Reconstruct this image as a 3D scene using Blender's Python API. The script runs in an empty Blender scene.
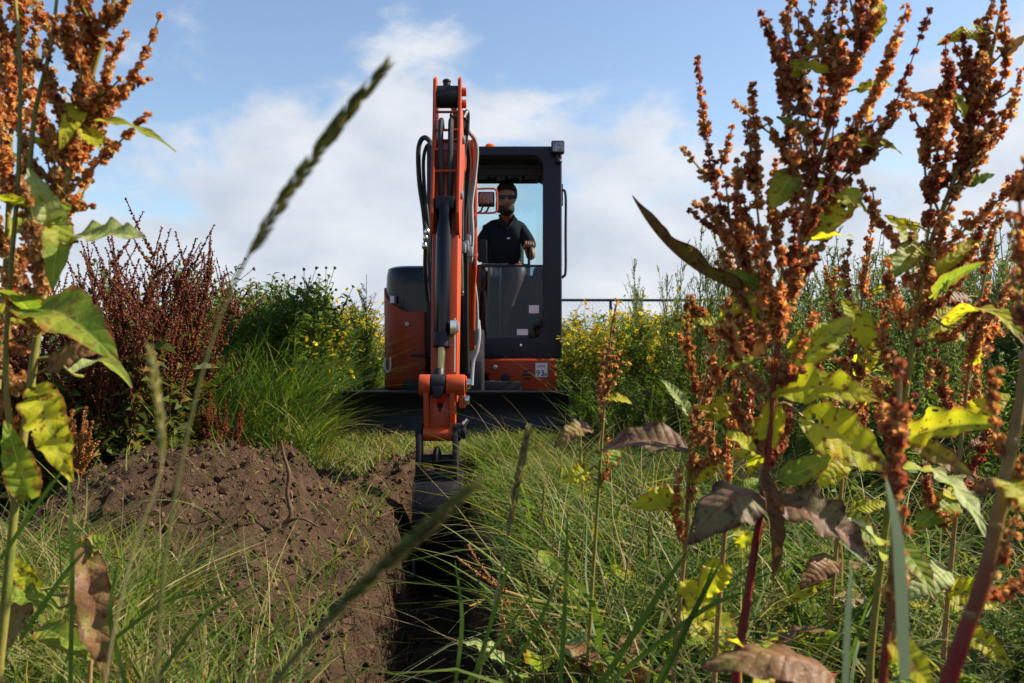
import bpy, bmesh, math, random
import numpy as np
from mathutils import Vector, Matrix
R = math.radians
random.seed(7)
rng = np.random.default_rng(7)
SC = bpy.context.scene
COL = SC.collection

# ------------------------------------------------------------------ camera
F, CX, YH, CZ = 900.0, 512.0, 352.0, 0.80      # focal length in pixels, centre column, horizon row, eye height
cam_d = bpy.data.cameras.new('camera'); cam = bpy.data.objects.new('camera', cam_d); COL.objects.link(cam)
cam.location = (0, 0, CZ); cam.rotation_euler = (R(90), 0, 0)
cam_d.sensor_width = 36; cam_d.lens = 36 * F / 1024; cam_d.shift_y = (YH - 341.5) / 1024
cam_d.clip_start = 0.02; cam_d.clip_end = 3000
cam_d.dof.use_dof = True; cam_d.dof.focus_distance = 3.6; cam_d.dof.aperture_fstop = 8.0
SC.camera = cam
# ------------------------------------------------------------------ sky
SUN_AZ, SUN_EL = R(83), R(38)
w = bpy.data.worlds.new('World'); SC.world = w; w.use_nodes = True
nt = w.node_tree; N = nt.nodes; L = nt.links; N.clear()
def nd(t, **k):
    n = N.new(t)
    for a, b in k.items(): setattr(n, a, b)
    return n
def wmath(op, a, b=None, clamp=False):
    n = nd('ShaderNodeMath', operation=op); n.use_clamp = clamp
    for i, v in enumerate((a, b)):
        if v is None: continue
        if isinstance(v, (int, float)): n.inputs[i].default_value = v
        else: L.new(v, n.inputs[i])
    return n.outputs[0]
sky = nd('ShaderNodeTexSky', sky_type='NISHITA'); sky.sun_disc = False
sky.sun_elevation = SUN_EL; sky.sun_rotation = SUN_AZ; sky.air_density = 1.0; sky.dust_density = 0.9; sky.ozone_density = 1.6
tc = nd('ShaderNodeTexCoord'); sep = nd('ShaderNodeSeparateXYZ'); L.new(tc.outputs['Generated'], sep.inputs[0])
mp = nd('ShaderNodeMapping'); mp.inputs['Scale'].default_value = (1, 1, 1.7); mp.inputs['Location'].default_value = (0.9, 0.45, 0.3)
L.new(tc.outputs['Generated'], mp.inputs[0])
n1 = nd('ShaderNodeTexNoise'); n1.inputs['Scale'].default_value = 4.6; n1.inputs['Detail'].default_value = 9; n1.inputs['Roughness'].default_value = 0.56; n1.inputs['Distortion'].default_value = 0.25
n2 = nd('ShaderNodeTexNoise'); n2.inputs['Scale'].default_value = 9; n2.inputs['Detail'].default_value = 7; n2.inputs['Roughness'].default_value = 0.5
L.new(mp.outputs[0], n1.inputs['Vector']); L.new(mp.outputs[0], n2.inputs['Vector'])
z = sep.outputs['Z']
bias = wmath('MULTIPLY', wmath('SUBTRACT', z, 0.25), -1.15)          # the cloud layer crowds together towards the horizon
dens = wmath('ADD', n1.outputs['Fac'], bias)
mr = nd('ShaderNodeMapRange', interpolation_type='SMOOTHSTEP'); L.new(dens, mr.inputs['Value'])
mr.inputs['From Min'].default_value = 0.46; mr.inputs['From Max'].default_value = 0.61; mr.inputs['To Max'].default_value = 0.93
ccr = nd('ShaderNodeValToRGB'); L.new(n2.outputs['Fac'], ccr.inputs['Fac'])
ccr.color_ramp.elements[0].position = 0.3; ccr.color_ramp.elements[0].color = (3.1, 3.4, 3.95, 1)
ccr.color_ramp.elements[1].position = 0.68; ccr.color_ramp.elements[1].color = (4.45, 4.6, 4.85, 1)
gm = nd('ShaderNodeMix', data_type='RGBA', blend_type='MULTIPLY'); gm.inputs[0].default_value = 1
L.new(sky.outputs[0], gm.inputs[6]); gm.inputs[7].default_value = (1.0, 1.0, 1.0, 1)
mx = nd('ShaderNodeMix', data_type='RGBA'); L.new(mr.outputs[0], mx.inputs[0]); L.new(gm.outputs[2], mx.inputs[6]); L.new(ccr.outputs[0], mx.inputs[7])
bg = nd('ShaderNodeBackground'); bg.inputs['Strength'].default_value = 0.088; L.new(mx.outputs[2], bg.inputs[0])
wo = nd('ShaderNodeOutputWorld'); L.new(bg.outputs[0], wo.inputs[0])
# ------------------------------------------------------------------ sun
sd = bpy.data.lights.new('sun', 'SUN'); sd.energy = 5.0; sd.angle = R(0.5); sd.color = (1.0, 0.90, 0.74)
so = bpy.data.objects.new('sun', sd); COL.objects.link(so)
sdir = Vector((math.sin(SUN_AZ) * math.cos(SUN_EL), math.cos(SUN_AZ) * math.cos(SUN_EL), math.sin(SUN_EL)))
so.rotation_euler = sdir.to_track_quat('Z', 'Y').to_euler(); so.location = sdir * 30
SC.view_settings.view_transform = 'Standard'; SC.view_settings.look = 'None'
SC.view_settings.exposure = 1.12; SC.view_settings.gamma = 1; SC.view_settings.use_curve_mapping = False
SC.cycles.use_denoising = True
SC.cycles.max_bounces = 7; SC.cycles.transparent_max_bounces = 12; SC.cycles.diffuse_bounces = 3; SC.cycles.glossy_bounces = 3
SC.cycles.transmission_bounces = 5; SC.cycles.caustics_reflective = False; SC.cycles.caustics_refractive = False

# ================================================================== helpers
def X(px, Y): return (px - CX) / F * Y
def Z(py, Y): return CZ + (YH - py) / F * Y
def W(px, py, Y): return np.array([X(px, Y), Y, Z(py, Y)])

def hash2(ix, iy, s=0):
    h = (ix.astype(np.int64) * 374761393 + iy.astype(np.int64) * 668265263 + s * 974634541) & 0x7fffffff
    h = ((h ^ (h >> 13)) * 1274126177) & 0x7fffffff
    return ((h ^ (h >> 16)) & 0xffff) / 65535.0
def vnoise(x, y, s=0):
    ix = np.floor(x); iy = np.floor(y); fx = x - ix; fy = y - iy
    fx = fx * fx * (3 - 2 * fx); fy = fy * fy * (3 - 2 * fy)
    a = hash2(ix, iy, s); b = hash2(ix + 1, iy, s); c = hash2(ix, iy + 1, s); d = hash2(ix + 1, iy + 1, s)
    return (a + (b - a) * fx) + ((c + (d - c) * fx) - (a + (b - a) * fx)) * fy
def fbm(x, y, o=4, s=0, g=0.5):
    r = 0; a = 1; t = 0
    for i in range(o):
        r = r + a * (vnoise(x * 2 ** i + 17.3 * i, y * 2 ** i - 9.1 * i, s + i) - .5); t += a; a *= g
    return r / t
def sstep(a, b, x):
    t = np.clip((x - a) / (b - a), 0, 1); return t * t * (3 - 2 * t)

def link(o, parent=None):
    COL.objects.link(o)
    if parent is not None: o.parent = parent
    return o
def tag(o, label=None, cat=None, group=None, kind=None):
    if label: o['label'] = label
    if cat: o['category'] = cat
    if group: o['group'] = group
    if kind: o['kind'] = kind
    return o
def origin_of(p):
    v = Vector((0, 0, 0))
    while p is not None: v += p.location; p = p.parent
    return np.array(v)
def empty(name, loc):
    o = bpy.data.objects.new(name, None); o.location = [float(c) for c in loc]; o.empty_display_size = 0.1
    return link(o)
def fast_mesh(name, V, faces_list, attrs=None, mats=(), midx=None, smooth=True):
    """faces_list: list of (k,n) int arrays; attrs: per-vertex float arrays"""
    me = bpy.data.meshes.new(name)
    V = np.ascontiguousarray(V, dtype=np.float32)
    me.vertices.add(len(V)); me.vertices.foreach_set('co', V.ravel())
    idx = np.concatenate([f.ravel() for f in faces_list]).astype(np.int32)
    cnt = np.concatenate([np.full(len(f), f.shape[1], np.int32) for f in faces_list])
    st = np.concatenate([[0], np.cumsum(cnt)[:-1]]).astype(np.int32)
    me.loops.add(len(idx)); me.loops.foreach_set('vertex_index', idx)
    me.polygons.add(len(cnt)); me.polygons.foreach_set('loop_start', st)
    try: me.polygons.foreach_set('loop_total', cnt)
    except Exception: pass
    for m in mats: me.materials.append(m)
    if midx is not None: me.polygons.foreach_set('material_index', midx.astype(np.int32))
    me.polygons.foreach_set('use_smooth', np.full(len(cnt), smooth))
    for k, a in (attrs or {}).items():
        at = me.attributes.new(k, 'FLOAT', 'POINT'); at.data.foreach_set('value', np.ascontiguousarray(a, dtype=np.float32))
    me.update(calc_edges=True); me.validate()
    return me

# ------------------------------------------------------------------ materials
class MatB:
    def __init__(s, name):
        s.m = bpy.data.materials.new(name); s.m.use_nodes = True
        s.n = s.m.node_tree.nodes; s.l = s.m.node_tree.links; s.n.clear()
        s.out = s.n.new('ShaderNodeOutputMaterial')
    def N(s, t, ins=None, **k):
        n = s.n.new(t)
        for a, b in k.items(): setattr(n, a, b)
        for a, b in (ins or {}).items(): s.set(n, a, b)
        return n
    def set(s, n, a, b):
        if isinstance(b, bpy.types.NodeSocket): s.l.new(b, n.inputs[a])
        elif isinstance(b, bpy.types.Node): s.l.new(b.outputs[0], n.inputs[a])
        else: n.inputs[a].default_value = b
    def attr(s, nm): return s.N('ShaderNodeAttribute', attribute_name=nm).outputs['Fac']
    def rnd(s): return s.N('ShaderNodeObjectInfo').outputs['Random']
    def obj(s): return s.N('ShaderNodeTexCoord').outputs['Object']
    def noise(s, scale, det=4, rough=0.55, vec=None, dist=0.0):
        n = s.N('ShaderNodeTexNoise', {'Scale': scale, 'Detail': det, 'Roughness': rough, 'Distortion': dist})
        s.set(n, 'Vector', vec if vec is not None else s.obj()); return n.outputs['Fac']
    def math(s, op, a, b=None, clamp=False):
        n = s.N('ShaderNodeMath', operation=op); n.use_clamp = clamp; s.set(n, 0, a)
        if b is not None: s.set(n, 1, b)
        return n.outputs[0]
    def ramp(s, fac, pts, interp='LINEAR'):
        n = s.N('ShaderNodeValToRGB'); s.set(n, 0, fac); cr = n.color_ramp; cr.interpolation = interp
        while len(cr.elements) < len(pts): cr.elements.new(0.5)
        for e, (p, c) in zip(cr.elements, pts): e.position = p; e.color = (*c, 1) if len(c) == 3 else c
        return n.outputs[0]
    def mix(s, f, a, b, bt='MIX'):
        n = s.N('ShaderNodeMix', data_type='RGBA', blend_type=bt); s.set(n, 0, f)
        for i, v in ((6, a), (7, b)): s.set(n, i, (*v, 1) if isinstance(v, tuple) and len(v) == 3 else v)
        return n.outputs[2]
    def bump(s, h, st=0.3, d=0.01): return s.N('ShaderNodeBump', {'Height': h, 'Strength': st, 'Distance': d}).outputs[0]
    def pbr(s, col, rough=0.5, metal=0.0, bump=None, spec=0.5, coat=0.0):
        p = s.N('ShaderNodeBsdfPrincipled')
        s.set(p, 'Base Color', (*col, 1) if isinstance(col, tuple) and len(col) == 3 else col)
        s.set(p, 'Roughness', rough); s.set(p, 'Metallic', metal); s.set(p, 'Specular IOR Level', spec); s.set(p, 'Coat Weight', coat)
        if bump is not None: s.set(p, 'Normal', bump)
        return p.outputs[0]
    def done(s, sh): s.l.new(sh, s.out.inputs['Surface']); return s.m
    def leafy(s, col, trans, tr=0.35, rough=0.55, bump=None, spec=0.18):
        a = s.pbr(col, rough, bump=bump, spec=spec); t = s.N('ShaderNodeBsdfTranslucent'); s.set(t, 'Color', trans)
        m = s.N('ShaderNodeMixShader', {0: tr}); s.l.new(a, m.inputs[1]); s.l.new(t.outputs[0], m.inputs[2]); return m.outputs[0]

def paint(name, col, rough=0.35, dirt=0.35, metal=0.0, dcol=(0.10, 0.075, 0.05), coat=0.0, spec=0.3):
    b = MatB(name); n = b.noise(6, 6, 0.65); n2 = b.noise(45, 3)
    n3 = b.noise(2.2, 8, 0.75); f = b.ramp(b.math('ADD', b.math('MULTIPLY', n, 0.5), b.math('MULTIPLY', n3, 0.5)), [(0.44, (0, 0, 0)), (0.60, (dirt * .8,) * 3), (0.75, (min(1, dirt * 1.6),) * 3)])
    c = b.mix(f, b.mix(b.ramp(n2, [(0.3, (0, 0, 0)), (0.8, (.25, .25, .25))]), col, tuple(c * 0.75 for c in col)), dcol)
    r = b.math('ADD', rough, b.math('MULTIPLY', n, 0.22 if rough > 0.2 else 0.05))
    return b.done(b.pbr(c, r, metal, b.bump(n2, 0.04, 0.002), coat=coat, spec=spec))
M = {}
M['orange'] = paint('orange_paint', (0.34, 0.032, 0.003), 0.30, 0.30)
M['arm_orange'] = paint('arm_orange_paint', (0.46, 0.050, 0.005), 0.32, 0.45)
M['black_paint'] = paint('black_paint', (0.007, 0.008, 0.013), 0.38, 0.18)
M['gloss_black'] = paint('gloss_black_cover', (0.004, 0.004, 0.007), 0.08, 0.05)
M['cab_grey'] = paint('cab_grey_paint', (0.009, 0.012, 0.024), 0.34, 0.08)
M['blade_steel'] = paint('blade_steel', (0.007, 0.009, 0.017), 0.36, 0.35, spec=0.35, dcol=(0.03, 0.02, 0.013))
M['rubber'] = paint('rubber', (0.012, 0.012, 0.013), 0.75, 0.5)
M['hose'] = paint('hose_rubber', (0.015, 0.016, 0.02), 0.42, 0.2)
M['greyhose'] = paint('braided_hose', (0.33, 0.34, 0.36), 0.45, 0.3)
M['chrome'] = paint('chrome', (0.75, 0.74, 0.68), 0.16, 0.1, metal=1.0)
M['brass'] = paint('oily_rod', (0.50, 0.40, 0.16), 0.22, 0.15, metal=1.0)
M['steel'] = paint('worn_steel', (0.42, 0.42, 0.43), 0.38, 0.4, metal=0.9)
M['bucket'] = paint('bucket_steel', (0.007, 0.008, 0.012), 0.45, 0.35, spec=0.2, dcol=(0.05, 0.03, 0.018))
M['white'] = paint('white_print', (0.75, 0.76, 0.78), 0.45, 0.05)
M['ink'] = paint('dark_print', (0.02, 0.02, 0.025), 0.5, 0.0)
M['seat'] = paint('seat_vinyl', (0.015, 0.015, 0.017), 0.7, 0.1)
M['lining'] = paint('headliner', (0.030, 0.031, 0.032), 0.85, 0.0)
M['shirt'] = paint('navy_cotton', (0.010, 0.014, 0.020), 0.9, 0.0)
M['shorts'] = paint('dark_shorts', (0.020, 0.024, 0.035), 0.9, 0.0)
M['hair'] = paint('dark_hair', (0.020, 0.012, 0.008), 0.6, 0.0)
M['boot'] = paint('boot_leather', (0.05, 0.03, 0.018), 0.6, 0.3)
M['fence'] = paint('fence_steel', (0.03, 0.045, 0.06), 0.45, 0.1)
M['wire'] = paint('fence_wire', (0.30, 0.33, 0.35), 0.4, 0.1, metal=0.5)
b = MatB('skin'); M['skin'] = b.done(b.pbr(b.mix(b.noise(30, 3), (0.22, 0.098, 0.056), (0.29, 0.135, 0.08)), 0.5))
b = MatB('amber'); M['amber'] = b.done(b.leafy((0.85, 0.25, 0.01, 1), (1.0, 0.38, 0.02, 1), 0.6, 0.15))
b = MatB('lens'); M['lens'] = b.done(b.pbr(b.ramp(b.noise(60, 2), [(0.4, (0.10, 0.12, 0.15)), (0.6, (0.35, 0.38, 0.42))]), 0.12))
b = MatB('pink_lens'); M['pink_lens'] = b.done(b.pbr(b.ramp(b.noise(90, 2), [(0.4, (0.10, 0.045, 0.04)), (0.65, (0.30, 0.15, 0.13))]), 0.15))
def glass(name, tint, refl):
    b = MatB(name); t = b.N('ShaderNodeBsdfTransparent', {'Color': (*tint, 1)}); g = b.N('ShaderNodeBsdfGlossy', {'Color': (0.9, 0.95, 1, 1), 'Roughness': 0.02})
    fr = b.N('ShaderNodeFresnel', {'IOR': 1.5}); f = b.math('MULTIPLY', fr.outputs[0], refl, True)
    m = b.N('ShaderNodeMixShader', {0: f}); b.l.new(t.outputs[0], m.inputs[1]); b.l.new(g.outputs[0], m.inputs[2]); return b.done(m.outputs[0])
M['glass'] = glass('tinted_glass', (0.80, 0.90, 0.90), 1.0)
M['front_glass'] = glass('front_glass', (0.52, 0.62, 0.72), 0.5)

def leaf_mat(name, cols, edge, spot, tr=0.42, spots=0.6, hole=0.0, vein=(0.36, 0.40, 0.10), tboost=1.6):
    """attributes: t along the leaf, s across (-1..1), var random"""
    b = MatB(name); t = b.attr('t'); s = b.attr('s'); o = b.obj(); v = b.attr('var')
    n = b.noise(26, 5, 0.6, o); nf = b.noise(120, 3, 0.6, o); nb = b.noise(9, 3, 0.5, o)
    k = b.math('ADD', b.math('MULTIPLY', n, 0.8), b.math('MULTIPLY', b.math('SUBTRACT', nb, 0.35), 0.9))
    c = b.ramp(k, [(0.30, cols[0]), (0.52, cols[1]), (0.72, cols[2])])
    as_ = b.math('ABSOLUTE', s)
    ed = b.math('ADD', b.math('MAXIMUM', as_, b.math('MULTIPLY', b.math('POWER', t, 3.0), 1.0)), b.math('MULTIPLY', b.math('SUBTRACT', n, 0.5), 1.1))
    c = b.mix(b.ramp(ed, [(0.80, (0, 0, 0)), (1.08, (1, 1, 1))]), c, edge)
    sp = b.ramp(b.noise(75, 2, 0.5, o), [(0.585, (0, 0, 0)), (0.64, (1, 1, 1))])
    c = b.mix(b.math('MULTIPLY', sp, spots), c, spot)
    # veins: midrib and side veins
    mid = b.math('LESS_THAN', as_, 0.045)
    sv = b.math('ABSOLUTE', b.math('SINE', b.math('MULTIPLY', b.math('SUBTRACT', t, b.math('MULTIPLY', as_, 0.10)), 30.0)))
    svm = b.math('LESS_THAN', sv, 0.16)
    vm = b.math('ADD', b.math('MULTIPLY', mid, 0.8), b.math('MULTIPLY', svm, 0.35), True)
    c = b.mix(vm, c, vein)
    tcol = b.mix(1.0, c, (tboost, tboost, tboost * 0.5), 'MULTIPLY')
    bump = b.bump(b.math('ADD', b.math('MULTIPLY', sv, 0.6), nf), 0.4, 0.005)
    sh = b.leafy(c, tcol, tr, 0.5, bump)
    if hole:
        hm = b.math('GREATER_THAN', b.noise(38, 2, 0.4, o), hole)
        tr_ = b.N('ShaderNodeBsdfTransparent'); m = b.N('ShaderNodeMixShader', {0: hm}); b.l.new(sh, m.inputs[1]); b.l.new(tr_.outputs[0], m.inputs[2]); sh = m.outputs[0]
    return b.done(sh)
M['leaf_green'] = leaf_mat('dock_leaf_green', [(0.10, 0.18, 0.022), (0.18, 0.26, 0.03), (0.34, 0.34, 0.045)], (0.28, 0.13, 0.035), (0.16, 0.06, 0.02), 0.5, 0.55, 0.735)
M['leaf_yellow'] = leaf_mat('dock_leaf_yellow', [(0.24, 0.29, 0.018), (0.42, 0.43, 0.022), (0.54, 0.45, 0.025)], (0.30, 0.15, 0.03), (0.14, 0.040, 0.015), 0.55, 0.85, 0.72)
M['leaf_brown'] = leaf_mat('dock_leaf_withered', [(0.11, 0.055, 0.03), (0.19, 0.10, 0.045), (0.22, 0.19, 0.05)], (0.09, 0.035, 0.018), (0.05, 0.02, 0.012), 0.25, 0.7, 0.74, (0.25, 0.10, 0.05), 1.2)
M['leaf_purple'] = leaf_mat('dock_leaf_purple', [(0.085, 0.045, 0.028), (0.14, 0.085, 0.052), (0.17, 0.15, 0.06)], (0.08, 0.028, 0.02), (0.04, 0.02, 0.014), 0.25, 0.7, 0.73, (0.22, 0.06, 0.05), 1.2)
M['leaf_pale'] = leaf_mat('leaf_pale_green', [(0.20, 0.27, 0.08), (0.28, 0.34, 0.12), (0.38, 0.40, 0.17)], (0.25, 0.22, 0.10), (0.18, 0.12, 0.05), 0.35, 0.25, 0.0)

def seed_mat(name, cols, tr=0.25):
    b = MatB(name); v = b.attr('var'); c = b.ramp(v, list(zip([0.0, 0.35, 0.7, 1.0], cols)))
    return b.done(b.leafy(c, b.mix(1.0, c, (1.5, 1.3, 1.0), 'MULTIPLY'), tr, 0.6))
M['seed'] = seed_mat('ripe_seed', [(0.22, 0.058, 0.028), (0.46, 0.17, 0.06), (0.58, 0.29, 0.10), (0.60, 0.42, 0.16)], 0.5)
M['seed_tan'] = seed_mat('tan_seed', [(0.21, 0.075, 0.032), (0.37, 0.17, 0.065), (0.48, 0.28, 0.11), (0.46, 0.36, 0.16)], 0.45)
M['seed_red'] = seed_mat('red_seed', [(0.13, 0.028, 0.022), (0.25, 0.06, 0.036), (0.36, 0.12, 0.06), (0.44, 0.22, 0.10)], 0.45)
M['seed_dark'] = seed_mat('dark_red_seed', [(0.055, 0.011, 0.009), (0.11, 0.022, 0.013), (0.19, 0.05, 0.02), (0.30, 0.12, 0.035)], 0.35)
M['seed_orange'] = seed_mat('orange_seed', [(0.20, 0.05, 0.018), (0.33, 0.11, 0.03), (0.40, 0.18, 0.05), (0.40, 0.26, 0.08)], 0.35)
def stem_mat(name, a, c, d, tcol=0.5):
    b = MatB(name); n = b.noise(14, 4, 0.6); n2 = b.noise(140, 2)
    col = b.ramp(n, [(0.32, a), (0.5, c), (0.68, d)]); return b.done(b.leafy(col, col, 0.12, 0.42, b.bump(n2, 0.3, 0.002)))
M['stem_green'] = stem_mat('stem_green', (0.13, 0.16, 0.03), (0.22, 0.20, 0.045), (0.28, 0.17, 0.06))
M['stem_red'] = stem_mat('stem_red', (0.22, 0.030, 0.035), (0.30, 0.06, 0.04), (0.25, 0.14, 0.05))
def stem_grad(name, lo_, mid_, hi_, a, c):
    b = MatB(name); n = b.noise(18, 4, 0.6); k = b.math('ADD', b.attr('t'), b.math('MULTIPLY', b.math('SUBTRACT', n, 0.5), 0.35))
    col = b.ramp(k, [(a, lo_), ((a + c) / 2, mid_), (c, hi_)]); col = b.mix(b.ramp(b.noise(60, 3, 0.6), [(0.4, (0, 0, 0)), (0.75, (.6, .6, .6))]), col, (0.13, 0.075, 0.03))
    return b.done(b.leafy(col, col, 0.12, 0.42, b.bump(b.noise(140, 2), 0.3, 0.002)))
M['stem_grad'] = stem_grad('stem_red_to_tan', (0.21, 0.022, 0.022), (0.22, 0.07, 0.03), (0.27, 0.18, 0.06), 0.30, 0.62)
M['stem_tan'] = stem_mat('stem_tan', (0.22, 0.14, 0.05), (0.30, 0.19, 0.08), (0.22, 0.19, 0.05))
M['stem_dark'] = stem_mat('stem_dark', (0.06, 0.02, 0.015), (0.10, 0.035, 0.02), (0.09, 0.07, 0.02))
M['root'] = stem_mat('root_bark', (0.07, 0.040, 0.022), (0.11, 0.065, 0.04), (0.15, 0.095, 0.06))

def blade_mat(name, cols, tr=0.45, rough=0.5):
    b = MatB(name); v = b.attr('var'); t = b.attr('t')
    c = b.ramp(v, [(p, q) for p, q in cols]); n = b.noise(9, 2)
    c = b.mix(b.math('MULTIPLY', n, 0.5), c, (0.12, 0.14, 0.028))
    return b.done(b.leafy(c, b.mix(1.0, c, (1.6, 1.6, 0.6), 'MULTIPLY'), tr, rough))
GR = [(0.0, (0.018, 0.060, 0.010)), (0.4, (0.045, 0.115, 0.016)), (0.66, (0.105, 0.165, 0.026)), (0.82, (0.19, 0.18, 0.045)), (1.0, (0.34, 0.26, 0.11))]
M['grass'] = blade_mat('grass_blades', GR)
M['grass_lush'] = blade_mat('lush_grass', [(0.0, (0.025, 0.075, 0.016)), (0.5, (0.055, 0.13, 0.022)), (0.85, (0.12, 0.18, 0.035)), (1.0, (0.30, 0.25, 0.09))])
M['straw'] = blade_mat('dry_straw', [(0.0, (0.15, 0.11, 0.045)), (0.5, (0.30, 0.22, 0.10)), (1.0, (0.42, 0.33, 0.18))], 0.3)
M['herb'] = blade_mat('herb_leaves', [(0.0, (0.040, 0.095, 0.018)), (0.5, (0.085, 0.16, 0.03)), (0.9, (0.16, 0.22, 0.04)), (1.0, (0.24, 0.22, 0.04))], 0.5)
M['mug'] = blade_mat('mugwort_leaves', [(0.0, (0.055, 0.092, 0.035)), (0.5, (0.11, 0.155, 0.06)), (0.9, (0.18, 0.22, 0.09)), (1.0, (0.24, 0.24, 0.11))], 0.45)
M['docklow'] = blade_mat('low_dock_leaves', [(0.0, (0.02, 0.045, 0.010)), (0.45, (0.05, 0.075, 0.015)), (0.75, (0.13, 0.09, 0.02)), (1.0, (0.20, 0.06, 0.02))], 0.35)
M['pale_blade'] = blade_mat('pale_blade', [(0.0, (0.22, 0.30, 0.30)), (1.0, (0.28, 0.36, 0.22))], 0.5)
M['petal'] = blade_mat('yellow_petals', [(0.0, (0.65, 0.42, 0.008)), (1.0, (0.80, 0.58, 0.015))], 0.3)
M['disc'] = blade_mat('flower_discs', [(0.0, (0.16, 0.075, 0.015)), (1.0, (0.35, 0.19, 0.02))], 0.1)
M['thistle'] = blade_mat('purple_heads', [(0.0, (0.10, 0.03, 0.10)), (1.0, (0.22, 0.07, 0.20))], 0.1)
M['spike'] = blade_mat('grass_spike', [(0.0, (0.09, 0.11, 0.035)), (0.5, (0.15, 0.15, 0.06)), (1.0, (0.26, 0.18, 0.10))], 0.3)
M['spike_pale'] = blade_mat('pale_grass_spike', [(0.0, (0.22, 0.22, 0.09)), (0.5, (0.33, 0.29, 0.14)), (1.0, (0.42, 0.35, 0.20))], 0.3)

# soil / ground
b = MatB('soil'); o = b.N('ShaderNodeNewGeometry').outputs['Position']
n1 = b.noise(3.0, 6, 0.6, o); n2 = b.noise(22, 6, 0.65, o); n3 = b.noise(110, 4, 0.7, o); g = b.attr('grassy')
dirt = b.ramp(b.math('ADD', b.math('MULTIPLY', n1, 0.5), b.math('MULTIPLY', n2, 0.5)), [(0.32, (0.034, 0.018, 0.009)), (0.5, (0.082, 0.046, 0.025)), (0.68, (0.145, 0.086, 0.048))])
thatch = b.ramp(n2, [(0.3, (0.018, 0.018, 0.007)), (0.55, (0.042, 0.038, 0.014)), (0.75, (0.09, 0.07, 0.03))])
c = b.mix(g, dirt, thatch)
bh = b.math('ADD', n2, b.math('MULTIPLY', n3, 0.5))
M['ground'] = b.done(b.pbr(c, 0.92, bump=b.bump(bh, 1.0, 0.05), spec=0.2))
b = MatB('clod'); o = b.N('ShaderNodeNewGeometry').outputs['Position']; n2 = b.noise(30, 5, 0.6, o)
c = b.ramp(b.math('ADD', b.math('MULTIPLY', b.attr('var'), 0.5), b.math('MULTIPLY', n2, 0.5)), [(0.25, (0.034, 0.018, 0.009)), (0.5, (0.085, 0.048, 0.027)), (0.75, (0.15, 0.09, 0.052))])
M['clod'] = b.done(b.pbr(c, 0.95, bump=b.bump(b.noise(140, 4, 0.7, o), 0.7, 0.01), spec=0.15))

# ================================================================== ground
TR0 = (-0.19, 2.1); TR1 = (-0.46, 5.8)
def trench_x(y): return TR0[0] + (TR1[0] - TR0[0]) * (y - TR0[1]) / (TR1[1] - TR0[1]) + 0.03 * np.sin(y * 2.1)
def soil_amount(x, y):
    """1 on bare dug soil, 0 on grown ground"""
    e = fbm(x * 2.5, y * 2.5, 4, 31) * 0.9
    ridge = np.exp(-(((x + 1.38) / 0.80) ** 2 + ((y - 4.1) / 1.20) ** 2) ** 1.3)
    strip = sstep(0.85, 0.15, np.abs(x - (trench_x(y) - 0.42)) / 0.62) * sstep(1.7, 2.4, y) * sstep(6.3, 5.4, y)
    low = np.exp(-(((x + 1.42) / 0.36) ** 2 + ((y - 5.35) / 0.3) ** 2))
    far = np.exp(-(((x + 0.62) / 0.30) ** 2 + ((y - 6.1) / 0.42) ** 2))
    a = np.maximum(np.maximum(np.maximum(ridge, strip), low), far)
    return sstep(0.30, 0.55, a + e * 0.5)
def gz(x, y):
    x = np.asarray(x, float); y = np.asarray(y, float)
    base = fbm(x * 0.5, y * 0.5, 3, 3) * 0.10 + 0.05 * sstep(5, 8, y) + fbm(x * 3, y * 3, 3, 5) * 0.05
    base = base * sstep(0.3, 1.2, y) + fbm(x * 0.05, y * 0.05, 3, 8) * 1.0 * sstep(15, 60, np.hypot(x, y))
    # spoil heap: ridge left of the trench
    dx = np.where(x > -1.55, (x + 1.55) / 0.85, (x + 1.55) / 0.6); dy = np.where(y > 4.2, (y - 4.2) / 1.0, (y - 4.2) / 1.35)
    r = np.sqrt(dx ** 2 + dy ** 2); heap = 0.42 * np.clip(1 - r, 0, 1) ** 0.95 * (1 - 0.25 * np.exp(-(r / 0.25) ** 2))
    heap2 = 0.19 * np.exp(-(((x + 1.42) / 0.20) ** 2 + ((y - 5.4) / 0.20) ** 2) ** 1.4)
    heap3 = 0.05 * np.exp(-(((x + 0.70) / 0.22) ** 2 + ((y - 6.15) / 0.3) ** 2))
    s = soil_amount(x, y)
    rough = (fbm(x * 5, y * 5, 4, 11, 0.6) * 0.13 + np.abs(fbm(x * 11, y * 11, 3, 12)) * 0.15 + np.maximum(0, fbm(x * 24, y * 24, 2, 13) - 0.02) * 0.12) * s
    z_ = base + heap + heap2 + heap3 + rough
    hum = 0.05 * np.exp(-(((x + 0.12) / 0.30) ** 2 + ((y - 6.3) / 0.5) ** 2)) + 0.06 * np.exp(-(((x - 0.5) / 0.8) ** 2 + ((y - 4.6) / 0.9) ** 2))
    z_ = z_ + hum
    d = x - trench_x(y) + fbm(x * 0 + y * 3, y * 2.2, 4, 21) * 0.26 + fbm(x * 0 + y * 14, y * 9, 2, 23) * 0.05
    z_ = z_ - 0.13 * sstep(-0.75, -0.2, d) * sstep(0.5, 0.0, d) * sstep(1.0, 1.6, y) * sstep(6.2, 5.6, y)
    hwl = 0.15; wl = sstep(-hwl - 0.17, -hwl + 0.03, d) ** 1.3; wr = sstep(hwl + 0.06, hwl - 0.02, d)
    end = sstep(0.9, 1.3, y) * sstep(6.05, 5.75, y)
    cut = wl * wr * end
    return z_ * (1 - cut) + (-0.72 + fbm(x * 6, y * 6, 3, 22) * 0.1) * cut
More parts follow.
